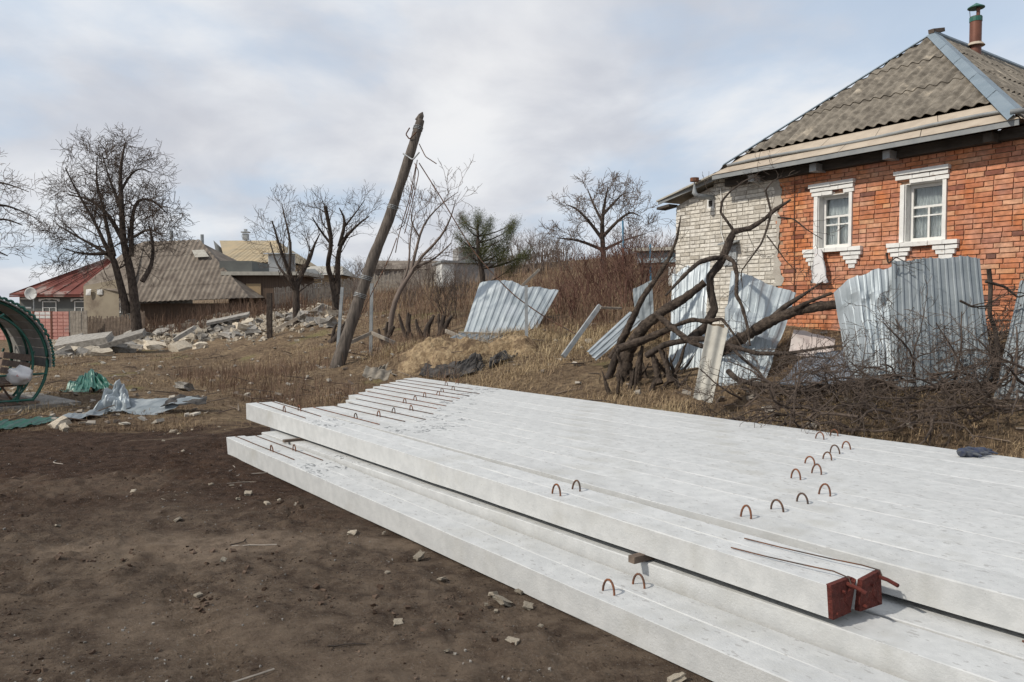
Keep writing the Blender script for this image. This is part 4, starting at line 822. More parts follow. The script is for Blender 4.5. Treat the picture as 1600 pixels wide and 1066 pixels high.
# low bare shrubs along the slope
def shrub(seed, h, nst, spec):
    mb = MB()
    for i in range(nst):
        d = unit(A(rng.normal(0, .38), rng.normal(0, .38), 1)); p = A(rng.normal(0, .12*h), rng.normal(0, .12*h), -.05); c = [p]
        for s in range(5): d = unit(d+rng.normal(0, .13, 3)+A(0, 0, .05)); c.append(c[-1]+d*h*rng.uniform(.16, .24))
        grow(mb, c, .014*h, .004*h, 2, spec)
    return mb
ss = dict(n=[4, 6], len=[.35, .7], rad=[.004, .008], ref=[.5, 1.2], up=.35, curl=.1, rmin=.004)
SH = [shrub(i, 1.6, 12, ss).mesh('bare_shrub', M[m_]) for i, m_ in enumerate(('twig_far', 'red_twig', 'twig', 'red_twig'))]
def put_shrub(u, v, kind, s, label, group, ymax=120):
    p = G(u, v, ymax); return tag(obj('bare_shrub', SH[kind], None, tuple(p), (0, 0, rng.uniform(0, 6)), (s*rng.uniform(.9, 1.2), s*rng.uniform(.9, 1.2), s)), label, 'shrub', group)
for (u, v, s) in ((925, 478, 1.5), (958, 472, 1.7), (985, 480, 1.4), (1008, 465, 1.7), (900, 500, 1.0), (945, 505, .9), (1035, 455, 1.4), (880, 490, 1.1), (970, 450, 1.8)): put_shrub(u, v, 1 if rng.random() < .7 else 3, s*.62, 'reddish brown leafless shrub on the bank before the blue shack', 'reddish shrubs on the bank')
for (u, v, s) in ((570, 455, 1.5), (600, 450, 1.6), (632, 452, 1.3), (668, 458, 1.5), (690, 470, 1.1), (720, 468, 1.2), (640, 480, 1.0), (700, 495, .9), (560, 475, 1.2)): put_shrub(u, v, 2 if rng.random() < .5 else 0, s*.7, 'dull brown leafless shrub behind the leaning pole', 'brown shrubs behind the pole')
for u in (760, 785, 812, 838, 862, 885, 560, 590, 620, 1000, 1040): put_shrub(u, 424+rng.uniform(-3, 6), 0, rng.uniform(.8, 1.5), 'grey leafless bush along the skyline of the slope', 'grey bushes on the skyline', 70)
for (u, v, s) in ((195, 512, 1.5), (232, 510, 1.4), (170, 515, 1.1), (262, 505, 1.3), (150, 520, .9)): put_shrub(u, v, 0, s, 'pale leafless sapling beside the large fruit tree', 'saplings by the large tree')
# ------------------------------------------------------------------ young pine
py = 25.0; pb = W(757, 470, py); pb[2] = T(pb[0], pb[1])[0]
pine = empty('pine_tree', tuple(pb), 0, 'young green pine tree above the bright leaning sheet', 'pine tree')
tr = MB(); tp = smooth_path([[*pb, .10], [*W(754, 430, py), .09], [*W(747, 390, py), .07], [*W(746, 350, py), .03]], 4); tr.tube(tp[:, :3], tp[:, 3], 8)
clumps = [(728, 352, -.4), (722, 342, .3), (718, 372, -.2), (735, 382, .4), (748, 350, 0), (747, 340, .2), (760, 362, -.3), (755, 376, .3), (742, 372, .1), (770, 378, .4), (776, 396, -.2), (798, 358, .2), (794, 368, -.1), (802, 350, .1), (790, 390, .3), (786, 404, -.3), (822, 398, .2), (812, 404, -.2), (738, 398, .2), (726, 390, 0), (758, 392, -.4), (765, 350, .3), (800, 418, .1), (780, 384, 0)]
nd = MB()
for (u, v, dz) in clumps:
    c = W(u, v, py+dz*1.6); s0 = A(*W(750, v+22, py)); j = np.argmin(np.linalg.norm(tp[:, :3]-s0, axis=1)); s0 = tp[j, :3]
    mid_ = (s0+c)/2+A(0, 0, -.08); tr.tube(smooth_path([s0, mid_, c], 3), [.028, .026, .024, .02, .016, .012, .008], 5)
    n = 800; ax = unit(c-mid_+A(0, 0, .35)); p0 = c+ax*rng.uniform(-.26, .16, n)[:, None]+rng.normal(0, .10, (n, 3)); dr = ax*.3+rng.normal(0, .68, (n, 3)); dr /= np.linalg.norm(dr, axis=1)[:, None]
    sd = np.cross(dr, rng.normal(0, 1, (n, 3))); sd /= np.linalg.norm(sd, axis=1)[:, None]; ln = rng.uniform(.08, .15, n)[:, None]; w = .0042
    V = np.stack([p0-sd*w, p0+sd*w, p0+dr*ln], 1).reshape(-1, 3); nd.add(V, np.arange(3*n).reshape(-1, 3), np.repeat(rng.random(n)*.7+.3*rng.random(), 3))
part('trunk', tr, M['bark'], pine, pb); part('needles', nd, M['needle'], pine, pb)
# ------------------------------------------------------------------ fallen, splintered tree
FY = 12.6
def limb_pts(l): return smooth_path([[*W(u, v, y), r*.68*y/FPX] for (u, v, y, r) in l], 9)
fb = W(975, 585, 13.0); fb[2] = T(fb[0], fb[1])[0]
fallen = empty('fallen_tree', tuple(fb), 0, 'large splintered fallen tree with dark limbs over the metal sheets', 'fallen tree')
limbs = [
 ('trunk', [(975, 600, 13, 17), (978, 560, 13, 15), (990, 530, 12.9, 13), (1012, 505, 12.8, 11.5), (1040, 484, 12.7, 10), (1070, 466, 12.6, 9), (1101, 441, 12.5, 8)], 'bark2'),
 ('limb', [(955, 560, 13.3, 8), (970, 535, 13.2, 8), (985, 505, 13.1, 7.5), (1002, 468, 13, 6), (1022, 440, 13, 5), (1045, 405, 13, 4), (1058, 372, 13, 3), (1064, 336, 13, 1)], 'bark2'),
 ('limb', [(1078, 532, 12.2, 12), (1102, 510, 12.2, 10), (1117, 482, 12.2, 9), (1110, 455, 12.2, 8.5), (1109, 432, 12.2, 8.5), (1125, 412, 12.2, 9), (1133, 395, 12.2, 8.5), (1140, 375, 12.2, 8), (1147, 362, 12.2, 6.5), (1172, 357, 12.1, 5.5), (1195, 342, 12, 5), (1212, 327, 12, 4.5), (1236, 312, 11.9, 2)], 'bark'),
 ('limb', [(1148, 363, 12.2, 3.5), (1136, 346, 12.2, 3), (1126, 332, 12.3, 2.8), (1128, 314, 12.3, 2.6), (1142, 298, 12.3, 2.2), (1165, 282, 12.2, 1.2), (1188, 274, 12.2, .6)], 'bark'),
 ('limb', [(1132, 402, 12.2, 6), (1112, 404, 12.1, 5.5), (1092, 410, 12.1, 5), (1076, 424, 12, 4.5), (1060, 440, 12, 4), (1040, 462, 11.9, 2)], 'bark'),
 ('limb', [(1206, 330, 12, 3), (1198, 358, 11.9, 2.6), (1190, 380, 11.8, 2.2), (1172, 405, 11.7, 1.8), (1158, 424, 11.7, 1.4), (1160, 450, 11.7, .8)], 'bark'),
 ('limb', [(1205, 332, 12, 2.6), (1200, 312, 12, 2.4), (1196, 298, 12, 2), (1206, 284, 12, 1.2), (1222, 275, 12, .6)], 'bark'),
 ('limb', [(1215, 340, 12, 2), (1240, 342, 11.9, 1.6), (1262, 360, 11.8, 1.2), (1285, 374, 11.8, .6)], 'bark'),
 ('limb', [(1198, 368, 11.9, 1.4), (1215, 390, 11.8, 1.2), (1228, 408, 11.8, 1), (1245, 425, 11.8, .5)], 'bark'),
 ('limb', [(1134, 402, 12.1, 5), (1146, 408, 11.9, 4.5), (1152, 430, 11.8, 4.3), (1150, 460, 11.7, 4), (1160, 480, 11.6, 3.5), (1168, 510, 11.4, 3), (1172, 540, 11.2, 2)], 'bark2'),
 ('limb', [(1110, 562, 11.9, 12), (1140, 540, 11.8, 13), (1172, 520, 11.6, 12.5), (1205, 501, 11.4, 12), (1240, 487, 11.2, 11), (1275, 480, 11, 10), (1312, 476, 10.9, 9)], 'bark2'),
 ('limb', [(1205, 498, 11.4, 7), (1228, 478, 11.3, 6), (1250, 464, 11.2, 4.5), (1286, 440, 11.1, 1)], 'bark'),
 ('limb', [(1240, 484, 11.1, 5), (1268, 470, 11, 4), (1300, 458, 10.9, 3)], 'bark2'),
 ('limb', [(968, 545, 12.6, 9), (1005, 532, 12.5, 9), (1032, 520, 12.4, 8), (1050, 512, 12.3, 6)], 'bark2'),
 ('limb', [(1024, 492, 12.3, 6), (1040, 503, 12.2, 7), (1060, 520, 12, 7), (1080, 535, 11.8, 6.5), (1100, 542, 11.7, 5), (1125, 540, 11.6, 3)], 'bark2'),
 ('limb', [(1052, 510, 12.1, 4), (1080, 500, 12, 5), (1108, 502, 11.9, 5), (1128, 498, 11.8, 3.5), (1145, 520, 11.6, 2.5), (1160, 545, 11.4, 1.5)], 'bark2'),
 ('limb', [(1010, 556, 12.4, 7), (1040, 538, 12.2, 7), (1080, 530, 12, 6.5), (1110, 530, 11.8, 6), (1140, 540, 11.5, 5), (1185, 553, 11.2, 4.5), (1235, 552, 10.9, 4), (1290, 543, 10.6, 3), (1335, 538, 10.3, 1.5)], 'bark'),
 ('limb', [(1138, 580, 11.2, 6), (1150, 592, 11, 6), (1175, 600, 10.8, 5.5), (1215, 604, 10.5, 5), (1260, 612, 10.2, 4.5), (1310, 600, 10, 3.5)], 'bark'),
 ('limb', [(1140, 540, 11.3, 3), (1160, 560, 11, 3), (1185, 580, 10.8, 2.6), (1200, 600, 10.6, 2.2), (1215, 620, 10.4, 1.5)], 'bark2'),
 ('stump', [(1030, 600, 12.2, 8), (1025, 575, 12.3, 7), (1018, 548, 12.4, 4)], 'bark2'), ('stump', [(996, 600, 12.6, 9), (998, 570, 12.6, 7), (1004, 540, 12.6, 3)], 'bark2'), ('stump', [(1048, 598, 12, 7), (1042, 572, 12.1, 5.5), (1030, 545, 12.2, 3)], 'bark2'), ('stump', [(948, 598, 13.2, 8), (958, 570, 13.2, 9), (968, 545, 13.1, 6)], 'bark'),
]
twg = MB(); tsp = dict(n=[4, 6], len=[.28, .6], rad=[.0035, .007], ref=[.5, 1.5], up=.1, curl=.02, wig=.3, rmin=.003, start=.35)
for (nm, l, mt) in limbs:
    Q = limb_pts(l); r = Q[:, 3]*(1+.06*rng.normal(0, 1, len(Q))*(1 if mt == 'bark2' else .6)); k = 18
    pts = Q[:, :3]; S = MB(); S.tube(pts, np.maximum(r, .004), k); V = S.V[0]; ce = np.repeat(pts, k, 0); ax = np.repeat(np.linspace(0, 1, len(pts))*len(pts)*.22, k); an = np.tile(np.arange(k)*2*math.pi/k, len(pts))
    q = np.stack([np.cos(an)*2.6, np.sin(an)*2.6, ax*.55], -1); nz = (1-2*np.abs(fbm(q+len(l)*3.1, 3, 31)))*.5+.5*fbm(V*7, 2, 33)
    S.V[0] = ce+(V-ce)*(1+(.30 if mt == 'bark2' else .20)*nz[:, None]); part(nm, S, M[mt], fallen, fb, smooth=True)
    if nm == 'limb' and l[-1][3] < 3.2: grow(twg, pts[::2], Q[0, 3]*.3, Q[-1, 3]*.4, 2, tsp)
for i in range(26):
    u = rng.uniform(948, 1062); y = 12.5+rng.uniform(-.4, .8); b = W(u, 598, y); b[2] = T(b[0], b[1])[0]-.05; d = unit(A(rng.normal(.1, .35), rng.normal(0, .2), 1)); L = rng.uniform(.3, .75)
    mb = MB(); c = [b+d*L*f+A(rng.normal(0, .012), 0, 0) for f in (0, .35, .7, 1)]; mb.tube(np.array(c), np.array([.05, .042, .025, .004])*rng.uniform(.5, 1.1), 6); part('splinter', mb, M['bark2'], fallen, fb)
part('twigs', twg, M['twig'], fallen, fb)
# brushwood: cut branches heaped before the sheets
br = MB(); bsp = dict(n=[4, 6, 8], len=[.18, .42, .8], rad=[.0028, .0055, .011], ref=[.4, .8, 1.8], up=.02, curl=-.02, wig=.3, rmin=.0026, start=.2)
for i in range(160):
    u = rng.uniform(1150, 1660); yb = 8.0+3.0*rng.random()**1.2; x = (u-800)/FPX*yb; p = on(x, yb)+A(0, 0, rng.uniform(.02, .42)*(1 if u > 1230 else .5)); 
    if bank(x, yb) < .25: continue
    d = unit(A(rng.normal(-.2, .8), rng.normal(-.1, .4), rng.normal(.10, .18))); L = rng.uniform(.5, 1.1); c = [p]
    for s in range(6): d = unit(d+rng.normal(0, .2, 3)+A(0, 0, -.03)); q = c[-1]+d*L/6; q[2] = max(q[2], T(q[0], q[1])[0]+.02); c.append(q)
    grow(br, c, rng.uniform(.010, .024), .006, 2 if i % 3 else 3, dict(bsp, n=bsp['n'][:2] if i % 3 else bsp['n'], len=bsp['len'][:2] if i % 3 else bsp['len']))
solo('brushwood', br, M['twig'], tuple(on(4.2, 9)), 'tangled heap of cut thin branches in front of the metal sheets', 'brushwood', kind='stuff')
for k, l in enumerate(([(1545, 420, 9.1, 5), (1548, 450, 9.1, 5), (1546, 490, 9.1, 4.5), (1556, 520, 9.1, 4), (1560, 560, 9, 4.5), (1545, 590, 8.9, 5), (1520, 612, 8.8, 4)], [(1385, 395, 9.9, 2.4), (1388, 412, 9.9, 2.4), (1400, 402, 9.85, 2), (1412, 408, 9.8, 1)], [(1540, 440, 9, 4), (1570, 448, 9, 3.5), (1590, 465, 9, 2.5), (1612, 458, 9, 1.2)], [(1500, 470, 9, 3), (1520, 480, 9, 3), (1545, 478, 9, 2)])):
    Q = limb_pts(l); mb = MB(); grow(mb, Q[:, :3], Q[0, 3], Q[-1, 3], 2, dict(tsp, n=[4, 7], len=[.25, .5])); 
    solo('broken_branch', mb, M['bark'], tuple(Q[-1, :3]), ('broken dark branch hooked over the right edge of the largest sheet', 'small forked twig poking up over the sheets below the windows', 'broken branch resting on the dark end sheet', 'short spiky twig caught on the face of the largest sheet')[k], 'branch')
for k, (u, v, y, hgt) in enumerate(((603, 505, 21, .75), (640, 505, 21.5, .9), (662, 500, 21.5, .8), (690, 505, 21.5, .6), (520, 520, 24, .7))):
    b = W(u, v, y); b[2] = T(b[0], b[1])[0]-.05; mb = MB()
    for q in range(3):
        d = unit(A(rng.normal(0, .45), 0, 1)); mb.tube(smooth_path([b+A(rng.normal(0, .1), 0, 0), b+d*hgt*.5, b+d*hgt*rng.uniform(.8, 1.1)+A(.1, 0, 0)], 3), np.linspace(.11, .04, 7)*rng.uniform(.7, 1.2), 8)
    solo('tree_stump', mb, M['bark'], tuple(b), 'jagged dark stump on the bank behind the leaning pole', 'tree stump', 'stumps on the bank', smooth=True)
# ------------------------------------------------------------------ village houses behind
def gable_house(u0, u1, v_base, y, depth, wallh, rot, name):
    a = W(u0, v_base, y); b = W(u1, v_base, y); c = (a+b)/2; return c, float(np.linalg.norm(b-a))
def box_part(root, nm, x0, x1, y0, y1, z0, z1, mt): return part(nm, MB().box(((x0+x1)/2, (y0+y1)/2, (z0+z1)/2), (x1-x0, y1-y0, z1-z0)), M[mt], root)
def win(root, x, z, w, h, y=-.02, fm='frame'):
    f = part('window', MB().box((x, y, z+h/2+.04), (w+.14, .06, .07)).box((x, y, z-h/2-.04), (w+.14, .06, .07)).box((x-w/2-.035, y, z), (.07, .06, h)).box((x+w/2+.035, y, z), (.07, .06, h)).box((x, y+.003, z-.05), (w, .05, .05)).box((x, y+.006, z-h/4-.02), (.05, .05, h/2-.06)), M[fm], root)
    part('pane', MB().box((x, y+.04, z), (w, .02, h)), M['darkglass'], f)
# red roofed house
p = W(80, 500, 60); p[2] = -.05
h = empty('red_roofed_house', (p[0]-2.0, p[1], 0), R_(-4), 'low grey house with patched red hip roof and satellite dish', 'house')
box_part(h, 'wall', -.4, 9, 0, 9, 0, 3.0, 'greywall'); box_part(h, 'side_wall', -.46, -.402, 0, 9, 0, 2.95, 'cream')
E0, E1, B0_, B1_ = A(-.9, -.5, 2.95), A(9.5, -.5, 2.95), A(-.9, 9.5, 2.95), A(9.5, 9.5, 2.95); a0, a1 = A(4.1, 4.2, 6.0), A(4.9, 4.8, 6.0)
rf = part('roof', MB().add([E0, E1, a1, a0], [[0, 1, 2, 3]]).add([E0, a0, B0_], [[0, 1, 2]]).add([E1, B1_, a1], [[0, 1, 2]]).add([B1_, B0_, a0, a1], [[0, 1, 2, 3]]), M['redroof'], h); solid(rf, .06)
for i in range(9):
    f = i/9; q = E0+(E1-E0)*f; t = a0+(a1-a0)*f; part('roof_seam', MB().beam(q+A(0, 0, .05), t+A(0, 0, .05), .05, .06), M['redroof'], rf)
box_part(h, 'eave_board', -.9, 9.5, -.53, -.47, 2.78, 2.9, 'redroof')
box_part(h, 'chimney', 3.9, 4.5, 4.2, 4.8, 5.8, 6.5, 'concrete_old')
for x in (2.0, 4.6, 7.2):
    win(h, x, 2.0, 1.0, .75); or_ = MB(); u = np.linspace(-1, 1, 15); top = 2.70-.05*np.abs(u); bot = 2.52+.10*np.abs(np.sin(u*5))*(1-.3*np.abs(u))-.16*(np.abs(u) > .8)
    or_.grid(np.stack([np.stack([x+u*.85, u*0-.04, bot], -1), np.stack([x+u*.85, u*0-.04, top], -1)], 1)); solid(part('window_ornament', or_, M['white'], h), .05)
for z_ in (2.6, 1.9): box_part(h, 'wall_band', -.35, .5, -.03, -.003, z_, z_+.12, 'white')
for k in range(2): part('side_ornament', MB().box((-.48, 2+2.2*k, 2.3), (.05, .7, .5)), M['white'], h)
dp = W(51, 459, 57); root = empty('satellite_dish', (dp[0], dp[1], 0), 0, 'white round satellite dish before the red roofed house', 'satellite dish')
mb = MB(); r = np.linspace(0, 1, 7)[:, None]; th = np.linspace(0, 2*math.pi, 25)[None]; mb.grid(np.stack([r*np.cos(th)*.46, -.12+.12*r**2*np.ones_like(th)*-1+.0*th, r*np.sin(th)*.46], -1)+A(0, 0, dp[2])); solid(part('dish', mb, M['whitewall'], root, smooth=True), .02)
part('mast', MB().tube([(0, .1, -.1), (0, .1, dp[2])], .04, 8), M['post'], root); part('feed_arm', MB().tube([(0, -.1, dp[2]-.44), (.05, -.55, dp[2]-.2)], .02, 6), M['post'], root)
# grey slate house behind the large tree
p = W(285, 495, 46); zg = T(p[0], p[1])[0]
h = empty('slate_roofed_house', (p[0], p[1], zg), R_(-6), 'old house with broad grey slate roof sweeping low behind the large tree', 'house')
def HW(u, v, y): q = W(u, v, y)-A(p[0], p[1], zg); c, s = math.cos(R_(6)), math.sin(R_(6)); return A(c*q[0]-s*q[1], s*q[0]+c*q[1], q[2])
e0, e1, q0, q1 = HW(186, 474, 45.0), HW(391, 466, 45.0), HW(226, 377, 49.5), HW(312, 378, 49.5)
rf = part('roof', MB().add([e0, e1, q1, q0], [[0, 1, 2, 3]]), M['slate_dark'], h)
roof_face(e0, e1, q0, q1, .30, .05, 4, rf, M['slate_dark'], single=True, name='slate_covering', lap=.1)
bk0, bk1 = e0+A(-1.5, 9, .3), e1+A(0, 9, .3)
part('rear_slope', MB().add([e1, bk1, q1], [[0, 1, 2]]).add([bk1, bk0, q0, q1], [[0, 1, 2, 3]]), M['slate_dark'], rf)
lw0, lw1 = HW(130, 446, 46.5), HW(200, 428, 46.0)
part('left_slope', MB().add([lw0, HW(205, 473, 45.2)+A(0, .05, .5), q0, HW(205, 385, 51)], [[0, 1, 2, 3]]), M['slate_dark'], rf)
part('wall', MB().box(((e0+e1)/2+A(.2, 4.3, 0))*A(1, 1, 0)+A(0, 0, e0[2]/2-.2), (e1[0]-e0[0]-1.0, 7.4, e0[2]+.4)), M['brownwall'], h)
w0, w1 = HW(131, 480, 46.3), HW(186, 480, 45.8); wz = lw0[2]
part('side_wall', MB().add([A(w0[0], w0[1], -.5), A(w1[0], w1[1], -.5), A(w1[0], w1[1], wz+.35), A(w0[0], w0[1], wz-.05)], [[0, 1, 2, 3]]), M['cream'], h)
for uu in (139, 158, 172): c = HW(uu, 457, 46.1); part('wall_ornament', MB().box(c+A(0, -.06, 0), (.3, .06, .32), jit=.05), M['white'], h)
for uu, vv in ((268, 374), (316, 380)): c = HW(uu, vv, 49.6); part('chimney_pipe', MB().tube([c-A(0, 0, .9), c+A(0, 0, .55)], .11, 8), M['post'], h)
c = HW(320, 400, 48.2); part('roof_patch', MB().grid(np.array([[HW(303, 394, 48.6), HW(308, 405, 48.0)], [HW(322, 393, 48.6), HW(330, 404, 48.0)]])+A(0, -.25, .1)), M['slate_new'], rf)
# brown outbuilding joined at its right
p = W(398, 470, 47); root = empty('brown_outbuilding', (p[0], p[1], T(p[0], p[1])[0]), 0, 'dark brown shed with pale eave and yellow door right of the slate house', 'shed')
zt = W(398, 428, 47)[2]-root.location.z
box_part(root, 'wall', -1.6, 2.6, 0, 4, -.5, zt-.1, 'brownwall'); box_part(root, 'roof', -1.9, 3.2, -.4, 4.3, zt-.1, zt+.12, 'slate_new'); box_part(root, 'door', -.5, .4, -.06, -.003, zt-1.6, zt-.6, 'tanwall')
box_part(root, 'upper_wall', -2.2, -.2, .2, 3.5, zt+.12, zt+.8, 'greywall'); 
# pale tan roofed house further up
p = W(395, 445, 62); zg = T(p[0], p[1])[0]; h = empty('tan_roofed_house', (p[0], p[1], zg), 0, 'pale house with yellowish tan corrugated roof and small vent', 'house')
def HW(u, v, y): return W(u, v, y)-A(p[0], p[1], zg)
e0, e1, q0, q1 = HW(352, 404, 60.5), HW(456, 418, 59), HW(343, 376, 65), HW(432, 374, 65)
e0[2] = e1[2] = (e0[2]+e1[2])/2; q1[2] = q0[2]
rf = part('roof', MB().add([e0, e1, q1, q0], [[0, 1, 2, 3]]).add([e1, e1+A(0, 9, 0), q1], [[0, 1, 2]]).add([e0+A(0, 9, 0), e0, q0], [[0, 1, 2]]).add([e1+A(0, 9, 0), e0+A(0, 9, 0), q0, q1], [[0, 1, 2, 3]]), M['slate_tan'], h)
roof_face(e0, e1, q0, q1, .42, .07, 3, rf, M['slate_tan'], single=True, name='slate_covering', lap=.1)
part('gable_wall', MB().add([e0+A(-.6, .2, -.2), q0+A(-.4, -.3, 0), e0+A(-.5, 5, 0)], [[0, 1, 2]]), M['slate_new'], h)
part('wall', MB().box((e0+e1)/2*A(1, 1, 0)+A(0, 4.5, e0[2]/2-.5), (e1[0]-e0[0]-.6, 8, e0[2]+.8)), M['tanwall'], h)
c = HW(384, 374, 65); part('vent', MB().box(c+A(0, 0, .2), (.42, .42, .5)).box(c+A(0, 0, .58), (.62, .62, .1)).box(c+A(0, 0, .75), (.22, .22, .2)), M['post'], h)
# white dormer-like shed
p = W(438, 440, 54); zg = T(p[0], p[1])[0]; zt = W(438, 397, 54)[2]-zg
h = empty('white_shed', (p[0], p[1], zg), R_(18), 'small white shed with grey pent roof beside the tan roof', 'shed'); box_part(h, 'wall', -.75, 1.0, 0, 2.5, 0, zt, 'whitewall')
part('roof', MB().grid(np.array([[A(-1.1, -.3, zt-.05), A(-1.1, 2.8, zt+.25)], [A(1.2, -.3, zt+.02), A(1.2, 2.8, zt+.3)]])), M['gutter'], h); solid(h.children[-1], .1)
part('flue', MB().tube([(.7, .8, zt), (.7, .8, zt+.95)], .13, 8), M['post'], h); box_part(h, 'side_panel', .3, .98, -.04, -.003, .2, zt-.1, 'greybrick')
# long tan building and far roofs
for (u0, u1, vt, vb, y, wm, rm, nm, lab) in ((466, 530, 421, 450, 56, 'tanwall', 'slate_new', 'tan_building', 'low tan walled building with grey roof behind the small trees'), (575, 690, 412, 446, 58, 'greybrick', 'slate_dark', 'far_barn', 'long dark roofed barn behind the leaning pole')):
    a, b = W(u0, vb, y), W(u1, vb, y); zg = T((a[0]+b[0])/2, y)[0]; ze = W(u0, vt+9, y)[2]-zg; zr = W(u0, vt-8, y)[2]-zg; w_ = b[0]-a[0]
    h = empty(nm, ((a[0]+b[0])/2, y, zg), 0, lab, 'building'); box_part(h, 'wall', -w_/2, w_/2, 0, 5, -.5, ze, wm)
    part('roof', MB().add([(-w_/2-.4, -.4, ze), (w_/2+.4, -.4, ze), (w_/2-.3, 2.5, zr), (-w_/2+.3, 2.5, zr), (w_/2+.4, 5.4, ze), (-w_/2-.4, 5.4, ze)], [[0, 1, 2, 3], [3, 2, 4, 5]]).add([(-w_/2-.4, -.4, ze), (-w_/2+.3, 2.5, zr), (-w_/2-.4, 5.4, ze)], [[0, 1, 2]]).add([(w_/2+.4, -.4, ze), (w_/2+.4, 5.4, ze), (w_/2-.3, 2.5, zr)], [[0, 1, 2]]), M[rm], h)
    win(h, w_*.1 if nm == 'far_barn' else -.2, ze*.6, .8, .6, fm='frame')
p = W(722, 440, 44); zg = T(p[0], p[1])[0]; zt = W(722, 411, 44)[2]-zg; h = empty('block_shed', (p[0], p[1], zg), R_(14), 'small block shed with white end wall behind the pine', 'shed')
box_part(h, 'wall', -.45, 1.9, 0, 3, -.4, zt, 'greybrick'); box_part(h, 'end_wall', -1.15, -.452, -.02, 3, -.4, zt, 'whitewall'); box_part(h, 'roof', -1.25, 2.0, -.2, 3.2, zt, zt+.12, 'gutter'); box_part(h, 'loft', -.1, 1.5, .6, 2.6, zt+.12, zt+.95, 'greybrick')
# blue shack between slope and annex
p = W(1030, 450, 24); zg = T(p[0], p[1])[0]; h = empty('blue_shack', (p[0]+.3, p[1], zg), R_(-25), 'pale blue patched shack half hidden by the white brick annex', 'shack')
zt = W(1030, 392, 24)[2]-zg; box_part(h, 'wall', -.9, 2.2, 0, 2, -.3, zt, 'brownwall'); box_part(h, 'blue_panel', -1.0, 1.6, -.05, -.004, zt-.36, zt-.02, 'bluewall'); box_part(h, 'white_panel', .0, 1.4, -.06, -.006, .2, zt-.5, 'whitewall'); box_part(h, 'roof', -1.1, 2.4, -.25, 2.2, zt, zt+.1, 'slate_new')
b = W(973, 430, 24); b[2] = T(b[0], b[1])[0]; t = W(973, 345, 24); m_ = W(974, 387, 24); h = empty('painted_post', tuple(b), 0, 'thin post painted blue above and rusty red below', 'post')
part('lower_part', MB().tube([A(0, 0, -.05), m_-b], .028, 8), M['chimney'], h); part('upper_part', MB().tube([m_-b, t-b], .03, 8), M['bluepost'], h)
stick('painted_post', gdown(1017, 450, 23), W(1016, 382, 23), .045, .045, 'bluepost', 'short blue post at the corner of the blue shack', 'post')
# ------------------------------------------------------------------ fences
def picket(u0, v0, y0, u1, v1, y1, hgt, n, label, mt='darkplank', gap=.3):
    a, b = W(u0, v0, y0), W(u1, v1, y1); h = empty('picket_fence', (a[0], a[1], T(a[0], a[1])[0]), 0, label, 'fence'); base = A(*h.location); mb = MB(); rl = []
    for i in range(n):
        f = i/(n-1); x, y = a[0]+(b[0]-a[0])*f, a[1]+(b[1]-a[1])*f; z = T(x, y)[0]; w = np.hypot(b[0]-a[0], b[1]-a[1])/n*(1-gap); hh = hgt*rng.uniform(.88, 1.05)
        ang = math.atan2(b[1]-a[1], b[0]-a[0]); mb.box((x, y, z+hh/2), (w, .025, hh), Matrix.Rotation(ang, 3, 'Z')@Matrix.Rotation(rng.normal(0, .03), 3, 'Y')); rl.append((x, y+.03, z))
    part('pickets', mb, M[mt], h, base, kind='stuff')
    for f in (.3, .75): part('rail', MB().tube([A(*q)+A(0, 0, hgt*f) for q in rl[::max(1, n//8)]]+[A(*rl[-1])+A(0, 0, hgt*f)], .03, 4), M[mt], h, base)
picket(137, 505, 45, 225, 500, 43, 1.35, 40, 'dark picket fence between the grey gate panel and the large tree')
picket(430, 470, 42, 560, 465, 44, 1.15, 55, 'pale picket fence behind the two small trees', 'plank')
picket(575, 455, 46, 705, 445, 46, 1.2, 60, 'pale picket fence before the long dark barn', 'plank')
picket(735, 435, 50, 880, 425, 50, 1.2, 60, 'dark picket fence on the skyline of the slope')
h0 = W(0, 535, 45); h = empty('panel_fence', (h0[0], h0[1], 0), 0, 'pink relief panel fence behind the gazebo', 'fence'); z1 = W(50, 487, 45)[2]; xr = W(109, 500, 45)[0]-h0[0]; n = 7; w_ = (xr+3.2)/n
for i in range(n):
    pan = part('panel', MB().box((-3.2+w_*(i+.5), 0, z1/2), (w_-.12, .06, z1)), M['pink'], h)
    for r in range(8):
        for c in range(3): part('relief_block', MB().box((-3.2+w_*(i+.18+.32*c), -.04, z1*(r+.5)/8), (w_*.28, .03, z1/8-.05)), M['pink'] if not (r > 5 and i == 5) else M['white'], pan)
    part('panel_post', MB().box((-3.2+w_*i, -.01, z1/2), (.11, .12, z1+.04)), M['chimney'], h)
a = W(110, 527, 44); root = empty('gate_panel', (a[0], a[1], 0), R_(-3), 'weathered grey gate panel with torn slit beside the pink fence', 'gate'); ww = W(137, 500, 44)[0]-a[0]; hh = W(120, 486, 44)[2]
for i in range(6): part('board', MB().box((ww*(i+.5)/6, rng.uniform(-.02, .02), hh/2), (ww/6-(.04 if i == 4 else .008), .03, hh*rng.uniform(.97, 1.03)), jit=.01), M['plank'], root)
part('rail', MB().box((ww/2, .04, hh*.8), (ww, .04, .08)), M['plank'], root)
